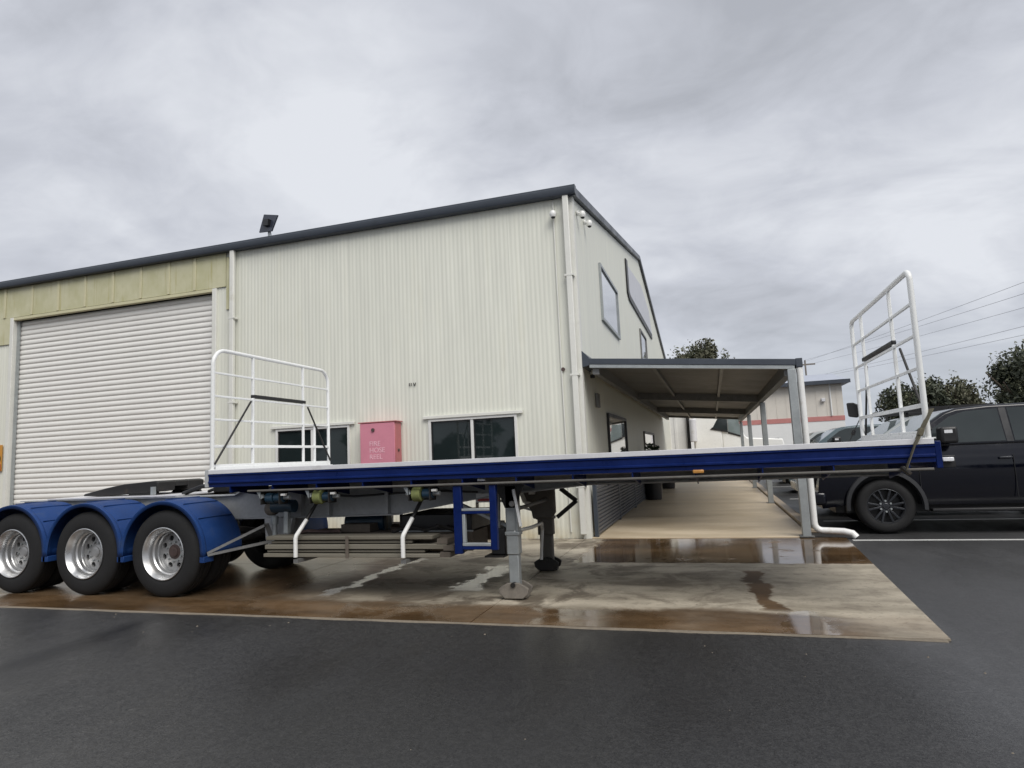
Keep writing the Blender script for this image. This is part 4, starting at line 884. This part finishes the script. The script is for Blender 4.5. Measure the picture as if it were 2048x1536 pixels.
# tie-down straps on the headboard
def strap(label, pts, mat, w, d):
    t = thing('tie_strap', label, 'strap', pts[0], 'straps tying down the headboard')
    b = MB()
    for p, q in zip(pts[:-1], pts[1:]): b.bar(p, q, w, 0.006)
    b.build('webbing', mat, t)
    MB().bar(vn(pts[-1]) + vn((-0.03, d * 0.005, 0.03)), vn(pts[-1]) + vn((0.03, 0, -0.035)), 0.055, 0.03).build('hook', M['steel_dark'], t, bevel=0.006)
    m0 = vn(pts[0]) * 0.35 + vn(pts[1]) * 0.65
    MB().bar(m0 - vn((0.012, 0, 0.03)), m0 + vn((0.012, 0, 0.03)), 0.07, 0.035).build('ratchet', mat, t, bevel=0.006)
strap('olive webbing strap from the near headboard post down over the deck edge', [(1.80, TY0 - 0.005, 1.74), (1.635, TY0 - 0.035, 1.44), (1.55, TY0 - 0.03, 1.23)], M['olive_strap'], 0.075, -1)
strap('dark strap from the far headboard post down over the deck edge', [(1.77, TY1 + 0.03, 1.79), (1.62, TY1 + 0.045, 1.50), (1.52, TY1 + 0.045, 1.23)], M['black'], 0.06, 1)
tag(MB().prism([(1.64, 1.80), (1.74, 1.78), (1.78, 1.86), (1.76, 1.94), (1.70, 1.97), (1.63, 1.97)], TY1 + 0.02, TY1 + 0.08).build('strap_bundle', M['black'], None, bevel=0.015), 'black folded strap bundle hanging on the far headboard post', 'strap')

# ------------------------------------------------------------------ parked vehicles (all nosed in towards the walkway, facing -x)
def car_wheel(parent, x, y, r, wd, fl, rim_mat):
    w = holder('wheel', parent, (x, y, r))
    s = r / 0.43
    MB().lathe([(0.26 * s, 0.02), (0.29 * s, 0.0), (0.38 * s, -0.004), (0.41 * s, 0.015), (0.43 * s, 0.05), (0.43 * s, wd - 0.05), (0.41 * s, wd - 0.015), (0.38 * s, wd), (0.26 * s, wd)], (x, y if fl > 0 else y - wd, r), 'y', 44, True).build('tyre', M['rubber'], w)
    o = y + 0.02 * fl
    MB().lathe([(0.285 * s, -0.012 * fl), (0.275 * s, -0.016 * fl), (0.255 * s, 0.015 * fl), (0.25 * s, 0.12 * fl)], (x, o, r), 'y', 40).build('rim', rim_mat, w)
    b = MB()
    for k in range(6):
        for da in (-0.16, 0.16):
            a = 2 * PI * k / 6 + da; a2 = 2 * PI * k / 6 + da * 1.25
            b.bar((x + 0.05 * s * math.cos(a), o + 0.03 * fl, r + 0.05 * s * math.sin(a)), (x + 0.268 * s * math.cos(a2), o + 0.008 * fl, r + 0.268 * s * math.sin(a2)), 0.034 * s, 0.03 * s)
    b.lathe([(0.001, 0.0), (0.045 * s, 0.002), (0.065 * s, 0.02), (0.07 * s, 0.05)] if fl > 0 else [(0.001, 0.0), (0.045 * s, -0.002), (0.065 * s, -0.02), (0.07 * s, -0.05)], (x, o, r), 'y', 18)
    b.build('spokes', rim_mat, w, bevel=0.004)
    nbx = MB()
    for k in range(6):
        a = 2 * PI * (k + 0.5) / 6; nbx.tube([(x + 0.085 * s * math.cos(a), o + 0.04 * fl, r + 0.085 * s * math.sin(a)), (x + 0.085 * s * math.cos(a), o + 0.005 * fl, r + 0.085 * s * math.sin(a))], 0.016 * s, 8)
    tag(nbx.build('wheel_nuts', M['galv'], w), kind='stuff')
    MB().lathe([(0.001, 0.1 * fl), (0.25 * s, 0.1 * fl)], (x, o, r), 'y', 20).build('brake', M['black'], w)

def pickup(name, label, cat, X, Y, body_mat, flare_mat, rim_mat, kind='pickup', sc=1.0, glassA='screen_glass'):
    t = thing(name, label, cat, (X, Y + 1.0, 0), 'vehicles parked beside the walkway'); wid = 2.02
    def U(u): return X + u * sc
    L = 5.85 if kind == 'pickup' else 4.9
    wb = (0.98, 4.72) if kind == 'pickup' else (0.95, 3.75); rr = 0.43
    ar = 0.535
    belt = 1.375; hood = 1.30
    low = [(0.06, 0.40), (0.02, 0.52), (0.0, 0.70), (0.02, 0.86), (0.05, 1.06), (0.12, 1.22), (0.26, hood - 0.03), (0.7, hood + 0.02), (1.22, belt + 0.0), (1.6, belt), (3.95, belt + 0.01)]
    if kind == 'pickup': low += [(L - 0.05, belt + 0.01), (L, 1.30), (L, 0.66), (L - 0.04, 0.55)]
    else: low += [(L - 0.1, belt + 0.01), (L - 0.02, 1.15), (L, 0.66), (L - 0.04, 0.5)]
    rear = arc(wb[1], rr, ar, 0, 180, 14); front = arc(wb[0], rr, ar, 0, 180, 14)
    low += [(L - 0.2, 0.48), (wb[1] + ar, 0.46)] + rear[1:-1] + [(wb[1] - ar, 0.44), (wb[0] + ar, 0.44)] + front[1:-1] + [(wb[0] - ar, 0.46)]
    b = MB(); n = len(low); lv = []
    # side shape with a soft shoulder: inner belt edge tucked in
    def yo(z):
        return 0.012 + (0.16 * (z - 0.98) ** 2 / 0.16 * 0.42 if z > 0.98 else 0.30 * max(0.0, 0.98 - z) ** 2)
    vs = [(U(u), Y + yo(z), z) for u, z in low] + [(U(u), Y + wid - yo(z), z) for u, z in low]
    fs = [tuple(range(n)), tuple(range(2 * n - 1, n - 1, -1))] + [(i, i + n, (i + 1) % n + n, (i + 1) % n) for i in range(n)]
    vs = [(U(u), Y, z) for u, z in low] + [(U(u), Y + wid, z) for u, z in low]
    me = b.add(vs, fs).mesh('body', body_mat, org(t), 0)
    bb = bmesh.new(); bb.from_mesh(me); bmesh.ops.triangulate(bb, faces=[f_ for f_ in bb.faces if len(f_.verts) > 8])
    for zc_ in (0.45, 0.56, 0.68, 0.8, 0.9, 0.98, 1.06, 1.14, 1.22, 1.28, 1.33):
        bmesh.ops.bisect_plane(bb, geom=bb.verts[:] + bb.edges[:] + bb.faces[:], plane_co=(0, 0, zc_), plane_no=(0, 0, 1))
    ym = wid / 2 - 1.0
    for v_ in bb.verts:
        d = yo(v_.co.z); v_.co.y += d if v_.co.y < ym else -d
    bmesh.ops.dissolve_degenerate(bb, dist=1e-4, edges=bb.edges[:]); bmesh.ops.recalc_face_normals(bb, faces=bb.faces[:])
    bb.to_mesh(me); bb.free(); me.shade_smooth(); me.set_sharp_from_angle(angle=R(38)); link_mesh('body', me, t)
    # dark wheel housings
    for w_ in wb:
        MB().box(U(w_ - 0.53), U(w_ + 0.53), Y + 0.34, Y + wid - 0.34, 0.3, 1.0).build('wheel_housing', M['black'], t)
    # cabin
    zt = 1.985; cab_end = 3.72 if kind == 'pickup' else 4.75
    gp = [(1.20, belt - 0.02), (1.38, 1.50), (1.98, 1.90), (2.16, 1.955), (2.6, zt), (3.3, zt), (cab_end - 0.30, 1.95), (cab_end - 0.12, 1.88), (cab_end, belt - 0.02)]
    def yi(z): return 0.055 + (z - belt) / (zt - belt) * 0.17
    vs = [(U(u), Y + yi(z), z) for u, z in gp] + [(U(u), Y + wid - yi(z), z) for u, z in gp]; n = len(gp)
    MB().add(vs, [tuple(range(n)), tuple(range(2 * n - 1, n - 1, -1))] + [(i, i + n, (i + 1) % n + n, (i + 1) % n) for i in range(n)]).build('cabin', body_mat, t, smooth=30, bevel=0.04, seg=3)
    def side_pane(nm, poly, mat, th=0.006, off=0.006, parent=None):
        for s in (1, -1):
            v = []
            for e_ in (off, off - th):
                for u, z in poly:
                    d = yi(z) - e_
                    v.append((U(u), Y + d if s > 0 else Y + wid - d, z))
            m = len(poly)
            MB().add(v, [tuple(range(m)), tuple(range(2 * m - 1, m - 1, -1))] + [(i, i + m, (i + 1) % m + m, (i + 1) % m) for i in range(m)]).build(nm, mat, parent or t)
    side_pane('side_window', [(1.62, belt + 0.03), (1.66, 1.56), (2.06, 1.83), (2.26, 1.895), (2.72, 1.92), (2.74, belt + 0.03)], M['car_glass'])
    side_pane('side_window', [(2.86, belt + 0.03), (2.85, 1.92), (3.30, 1.915), (3.46, 1.86), (3.54, belt + 0.03)], M['car_glass'])
    side_pane('pillar_trim', [(2.755, belt + 0.02), (2.74, 1.925), (2.83, 1.925), (2.845, belt + 0.02)], M['flare'], off=0.004)
    if kind != 'pickup': side_pane('side_window', [(3.64, belt + 0.03), (3.60, 1.85), (4.30, 1.86), (4.52, belt + 0.03)], M['car_glass'])
    # windscreen
    a0, z0, a1, z1 = 1.40, 1.515, 1.97, 1.893
    nx, nz = -(z1 - z0), (a1 - a0); q = math.hypot(nx, nz); nx, nz = nx / q * 0.008, nz / q * 0.008
    v = [(U(a0) + nx, Y + 0.17, z0 + nz), (U(a1) + nx, Y + 0.26, z1 + nz), (U(a1) + nx, Y + wid - 0.26, z1 + nz), (U(a0) + nx, Y + wid - 0.17, z0 + nz)]
    MB().add(v + [(x_ - nx * 1.5, y_, z_ - nz * 1.5) for x_, y_, z_ in v], [(0, 1, 2, 3), (7, 6, 5, 4), (0, 4, 5, 1), (1, 5, 6, 2), (2, 6, 7, 3), (3, 7, 4, 0)]).build('windscreen', M[glassA], t)
    # doors as shut lines, handles, mirrors, step, flares, lamps, bumper
    for u in (1.50, 2.79, 3.62):
        MB().box(U(u) - 0.004, U(u) + 0.004, Y - 0.0015, Y + 0.01, 0.50, 1.19).build('door_gap', M['black'], t)
        MB().box(U(u) - 0.004, U(u) + 0.004, Y + wid - 0.01, Y + wid + 0.0015, 0.50, 1.19).build('door_gap', M['black'], t)
    for u in (2.60, 3.46):
        for yy in (Y - 0.03, Y + wid + 0.002): MB().box(U(u), U(u + 0.17), yy + 0.008, yy + 0.028, 1.13, 1.165).build('door_handle', M['dark_rim'], t, bevel=0.008)
    for s in (1, -1):
        yb = Y + 0.05 if s > 0 else Y + wid - 0.05
        m = MB().box(U(1.78), U(2.02), min(yb - s * 0.30, yb - s * 0.06), max(yb - s * 0.30, yb - s * 0.06), 1.40, 1.66).build('door_mirror', M['black'], t, bevel=0.04, seg=3)
        MB().bar((U(1.92), yb, 1.43), (U(1.92), yb - s * 0.08, 1.45), 0.07).build('mirror_arm', M['black'], m)
        MB().box(U(1.83), U(1.94), min(yb - s * 0.305, yb - s * 0.299), max(yb - s * 0.305, yb - s * 0.299), 1.56, 1.61).build('mirror_glint', M['lens'], m)  # white chip added as the highlight on the mirror shell
        for w_ in wb:
            pts = [(U(w_) + 0.565 * sc * math.cos(R(a)), (Y - 0.012 if s > 0 else Y + wid + 0.012), rr + 0.565 * math.sin(R(a))) for a in np.linspace(-6, 186, 22)]
            b = MB(); 
            vs = []; fs = []
            for (px_, py_, pz_), a in zip(pts, np.linspace(-6, 186, 22)):
                c_, s_ = math.cos(R(a)), math.sin(R(a))
                for dr, dy in ((0.03, 0.03), (0.02, -0.012), (-0.035, -0.02), (-0.045, 0.06)):
                    vs.append((px_ + dr * c_, py_ + dy * s, pz_ + dr * s_))
            for i in range(21):
                for j in range(4): fs.append((i * 4 + j, i * 4 + (j + 1) % 4, (i + 1) * 4 + (j + 1) % 4, (i + 1) * 4 + j))
            b.add(vs, fs).build('wheel_flare', flare_mat, t, smooth=50)
        yy = Y + 0.0 if s > 0 else Y + wid - 0.16
        MB().box(U(1.62), U(4.05), yy, yy + 0.16, 0.33, 0.385).build('side_step', M['black'], t, bevel=0.015)
        yl = Y + 0.03 if s > 0 else Y + wid - 0.35
        MB().box(U(0.06) - 0.02, U(0.26), yl - 0.005, yl + 0.33, 0.93, 1.08).build('headlight', M['lens'] if s < 0 else M['car_glass'], t, bevel=0.02)
        MB().box(U(0.13), U(0.22), (Y - 0.003 if s > 0 else Y + wid - 0.02), (Y + 0.03 if s > 0 else Y + wid + 0.003), 1.0, 1.03).build('lamp_glint', M['lens'], t)  # small white chip stands in for the headlight's sparkle
    MB().box(U(-0.012), U(0.05), Y + 0.4, Y + wid - 0.4, 0.72, 1.10).build('grille', M['black'], t, bevel=0.02)
    MB().box(U(-0.09), U(0.12), Y + 0.03, Y + wid - 0.03, 0.46, 0.68).build('front_bumper', body_mat, t, bevel=0.05, seg=3)
    MB().box(U(L - 0.03), U(L + 0.12), Y + 0.1, Y + wid - 0.1, 0.52, 0.68).build('rear_bumper', M['black'], t, bevel=0.03)
    MB().box(U(0.3), U(L - 0.3), Y + 0.45, Y + wid - 0.45, 0.30, 0.47).build('underbody', M['black'], t)
    for w_ in wb:
        car_wheel(t, U(w_), Y + 0.02, rr, 0.27, 1, rim_mat); car_wheel(t, U(w_), Y + wid - 0.02, rr, 0.27, -1, rim_mat)
    return t
pickup('pickup_truck', 'black four door pickup parked right of the awning post with dark wheels', 'pickup truck', 1.63, 11.75, M['dark_car'], M['flare'], M['dark_rim'])
g2 = pickup('pickup_truck', 'pale grey pickup with roof rack parked just beyond the black pickup', 'pickup truck', 1.78, 14.45, M['grey_car'], M['flare'], M['dark_rim'])
rkb = MB()
for u in (2.35, 2.75, 3.15): rkb.box(1.78 + u, 1.78 + u + 0.05, 14.62, 16.3, 2.06, 2.09)
for yy in (14.64, 16.25): rkb.box(1.78 + 1.75, 1.78 + 3.5, yy, yy + 0.05, 2.02, 2.12)
for u in (2.0, 3.3):
    for yy in (14.69, 16.25): rkb.box(1.78 + u, 1.78 + u + 0.05, yy, yy + 0.04, 1.93, 2.021)
rkb.build('roof_rack', M['black'], g2)
pickup('parked_wagon', 'dark teal wagon parked third from the front beside the walkway', 'car', 1.85, 21.5, M['teal_car'], M['teal_car'], M['dark_rim'], kind='wagon', sc=0.92)
pickup('parked_wagon', 'grey wagon parked farthest along beside the walkway', 'car', 2.0, 27.0, M['grey_car'], M['grey_car'], M['dark_rim'], kind='wagon', sc=0.92)

# ------------------------------------------------------------------ background
wt = thing('white_truck', 'white bonneted truck standing across the far end of the walkway', 'truck', (-0.3, 40.5, 0))
TYA, TYB = 39.6, 42.0
box('sleeper', M['truck_white'], wt, -1.0, 0.62, TYA, TYB, 1.25, 3.75, 0.08)
MB().prism([(0.62, 1.25), (0.62, 3.60), (0.95, 3.50), (1.70, 2.72), (1.85, 2.15), (2.0, 2.0), (3.9, 1.85), (4.0, 1.3), (3.9, 1.15)], TYA + 0.05, TYB - 0.05).build('cab', M['truck_white'], wt, bevel=0.06, seg=3)
MB().prism([(0.10, 2.66), (0.42, 3.20), (0.95, 3.24), (0.95, 2.42)], TYA - 0.02, TYA - 0.004).build('side_window', M['car_glass'], wt)
MB().prism([(0.98, 2.42), (0.98, 3.20), (1.55, 3.18), (1.74, 2.12)], TYA + 0.02, TYA + 0.044).build('side_window', M['screen_glass'], wt)
MB().prism([(0.95, 2.40), (1.80, 2.10), (1.80, 2.02), (0.95, 2.3)], TYA + 0.01, TYA + 0.045).build('door_trim', M['black'], wt)
MB().prism([(-0.05, 2.58), (0.95, 2.36), (0.95, 2.46), (0.1, 2.70)], TYA - 0.04, TYA - 0.022).build('window_visor', M['black'], wt)
MB().tube([(-1.28, TYA + 0.1, 0.9), (-1.28, TYA + 0.1, 4.1)], 0.1, 14).build('exhaust_stack', M['steel_dark'], wt)
MB().tube([(-0.98 - 0.02, TYA - 0.16, 1.9), (-1.0, TYA - 0.16, 3.25)], 0.2, 18).build('air_cleaner', M['deck'], wt, bevel=0.04)
box('chassis', M['steel_dark'], wt, -6.5, 3.6, TYA + 0.75, TYB - 0.75, 0.75, 1.05)
box('fuel_tank', M['rim'], wt, -1.0, 1.4, TYA + 0.02, TYA + 0.6, 0.5, 1.15, 0.1)
for xw in (3.1, -3.4, -4.7):
    for yw in (TYA + 0.1, TYB - 0.4): MB().lathe([(0.3, 0), (0.5, 0.02), (0.52, 0.06), (0.52, 0.24), (0.5, 0.28), (0.3, 0.3)], (xw, yw, 0.52), 'y', 28, True).build('wheel', M['rubber'], wt)
ct_ = thing('shipping_container', 'tall pale box body behind the white truck at the walkway end', 'container', (-4.2, 41, 0))
box('body', M['truck_white'], ct_, -7.5, -1.40, 39.9, 42.3, 1.08, 4.0, 0.03)
for k in range(14): MB().box(-7.3 + k * 0.4, -7.15 + k * 0.4, 39.87, 39.899, 1.15, 3.95).build('corrugation', M['truck_white'], ct_)
for xw in (-7.2, -2.3):
    for yw in (40.1, 41.8): MB().box(xw, xw + 0.3, yw, yw + 0.3, 0, 1.08).build('support', M['steel_dark'], ct_)

fb = thing('distant_shed', 'distant cream shed with red band and blue grey roof', 'building', (6, 58, 0))
def fx(x): return x
MB().box(-2.0, 10.9, 60.0, 75.0, 3.75, 6.55).build('upper_wall', M['far_cream'], fb)
MB().box(-2.02, 10.92, 59.97, 75.02, 3.35, 3.75).build('red_band', M['far_red'], fb)
MB().box(-2.0, 10.9, 60.0, 75.0, 0.0, 3.35).build('lower_wall', M['far_white'], fb)
MB().prism([(59.4, 6.50), (59.4, 6.72), (67.5, 8.1), (75.6, 6.72), (75.6, 6.50)], -2.5, 11.5, 'x').build('roof', M['far_roof'], fb)
MB().box(-2.5, 11.5, 59.33, 59.395, 6.46, 6.78).build('gutter', M['charcoal'], fb)
for k in range(16): MB().box(-1.6 + k * 0.8, -1.56 + k * 0.8, 59.975, 59.999, 3.76, 6.45).build('wall_rib', M['far_cream'], fb)
MB().tube([(9.95, 59.9, 6.5), (9.95, 59.9, 3.8)], 0.06, 8).build('downpipe', M['far_white'], fb)
box('wall_lamp', M['deck'], fb, 9.2, 9.5, 59.7, 59.96, 5.0, 5.3, 0.03)
box('door', M['charcoal'], fb, 5.1, 5.6, 59.9, 59.97, 0.0, 2.1)

def tree(label, x, y, base_w, crown_c, crown_r, mat, n, leaf, seed, clumps=18, grp='trees beyond the yard'):
    t = thing('tree', label, 'tree', (x, y, 0), grp); cz = crown_c
    b = MB().tube([(x, y, 0), (x + 0.1, y, cz * 0.5), (x, y, cz)], base_w, 8, base_w * 0.4)
    rr_ = np.random.default_rng(seed + 100)
    for k in range(11):
        a = rr_.random() * 6.28; e_ = rr_.random() * 0.5 + 0.3
        b.tube([(x, y, cz * (0.5 + 0.035 * k)), (x + math.cos(a) * crown_r[0] * 0.35, y + math.sin(a) * crown_r[1] * 0.35, cz + crown_r[2] * (e_ - 0.5)),
                (x + math.cos(a) * crown_r[0] * 0.7, y + math.sin(a) * crown_r[1] * 0.7, cz + crown_r[2] * (e_ - 0.1))], base_w * 0.4, 6, base_w * 0.1)
    b.build('trunk', M['bark'], t)
    v, f = leaves((x, y, cz), crown_r, n, leaf, seed=seed, clumps=clumps)
    MB().add(v, f).build('crown', mat, t, smooth=0, fix=False)
    v, f = leaves((x, y, cz + crown_r[2] * 0.06), tuple(q * 1.0 for q in crown_r), int(n * 0.4), leaf * 0.8, seed=seed + 50, clumps=int(clumps * 1.6))
    MB().add(v, f).build('outer_foliage', M['leaf_light'], t, smooth=0, fix=False)
tree('open grey green tree rising behind the awning roof', -0.7, 60, 0.25, 9.0, (2.3, 2.2, 2.7), M['leaf_grey'], 5200, 0.17, 11, 24)
tree('small thin tree right of the taller tree behind the awning', 1.6, 61, 0.15, 8.4, (1.4, 1.4, 1.9), M['leaf_grey'], 1500, 0.15, 12, 12)
tree('low bushy tree left of the headboard behind the parked cars', 11.6, 46, 0.2, 3.1, (1.6, 1.5, 2.1), M['leaf_dark'], 5200, 0.12, 13, 22)
tree('bushy dark tree seen through the headboard above the windscreens', 13.2, 46.5, 0.22, 3.2, (1.4, 1.5, 2.3), M['leaf_dark'], 5200, 0.12, 14, 22)
tree('twiggy grey tree right of the headboard above the pickup roof', 15.0, 47, 0.2, 3.2, (1.5, 1.5, 2.5), M['leaf_grey'], 4200, 0.12, 15, 26)
tree('big dense dark tree at the right edge above the pickup', 19.2, 48, 0.35, 3.9, (3.0, 2.8, 3.25), M['leaf_dark'], 17000, 0.14, 16, 40)

# overhead wires on a far pole
pp = thing('power_pole', 'distant power pole with crossarm just above the awning corner', 'pole', (13.0, 95, 0))
MB().tube([(13.05, 95, 0), (13.05, 95, 12.9)], 0.16, 8, 0.11).build('pole', M['wood_pole'], pp)
MB().box(11.9, 14.3, 94.9, 95.1, 12.2, 12.4).build('crossarm', M['wood_pole'], pp)
MB().box(12.5, 13.7, 94.9, 95.1, 10.2, 10.35).build('crossarm', M['wood_pole'], pp)
def wire(p, q, sag, r, label):
    pts = [(p[0] + (q[0] - p[0]) * k / 24, p[1] + (q[1] - p[1]) * k / 24, p[2] + (q[2] - p[2]) * k / 24 - sag * 4 * (k / 24) * (1 - k / 24)) for k in range(25)]
    tag(MB().tube(pts, r, 5).build('power_line', M['cable'], None), label, 'power line', 'power lines to the far pole')
for (xa, za), (zb_, rb), lb in zip(((11.95, 12.42), (13.05, 12.92), (14.25, 12.42), (12.6, 10.37), (13.6, 10.37)),
                                   ((10.45, 0.012), (10.12, 0.012), (9.55, 0.012), (8.1, 0.012), (7.75, 0.012)),
                                   ('topmost of the overhead wires crossing the sky behind the headboard', 'second overhead wire from the top, close under the topmost', 'middle overhead wire crossing behind the headboard',
                                    'second lowest overhead wire, running to the lower crossarm', 'lowest overhead wire, just above the dark trees')):
    q = (xa + 50 * 0.112, 45.0, zb_); d = [q[i] - (xa, 95.0, za)[i] for i in range(3)]
    wire((xa, 95.0, za), (xa + d[0] * 1.6, 95 + d[1] * 1.6, za + d[2] * 1.6), 0.25, rb, lb)
hv = []; hf = []; hr = np.random.default_rng(77)
for k in range(46):
    x_ = -110 + k * 5 + hr.random() * 3; h_ = 6 + 4 * hr.random() ** 1.5; y_ = -52 - 8 * hr.random()
    v, f = leaves((x_, y_, h_ * 0.5), (3.8, 3.0, h_ * 0.62), 520, 0.75, seed=200 + k, clumps=10)
    o_ = len(hv); hv += v; hf += [[i + o_ for i in q] for q in f]
tl = MB().add(hv, hf).build('treeline', M['leaf_dark'], None, smooth=0, fix=False); tag(tl, 'dark treeline across the road behind the yard', 'trees', kind='stuff')
gb = MB(); gr = np.random.default_rng(31)
for k in range(34):
    if k < 26: x_, y_ = gr.uniform(-7, 5), 5.55 - abs(gr.normal()) * 0.5
    else: x_, y_ = gr.uniform(-4, 4.5), gr.uniform(2.0, 5.5)
    q = 0.004 + 0.008 * gr.random() ** 2; h = q * 0.7; a_ = gr.random() * 6.28; vs = []
    for j in range(5): vs.append((x_ + q * (0.7 + 0.5 * gr.random()) * math.cos(a_ + j * 1.2566), y_ + q * (0.7 + 0.5 * gr.random()) * math.sin(a_ + j * 1.2566), -0.014))
    vs.append((x_ + q * 0.2, y_, -0.014 + h)); gb.add(vs, [(j, (j + 1) % 5, 5) for j in range(5)])
tag(gb.build('loose_gravel', M['trim_conc'], None, smooth=0), 'scattered small pale stones on the asphalt', 'gravel', kind='stuff')
#END
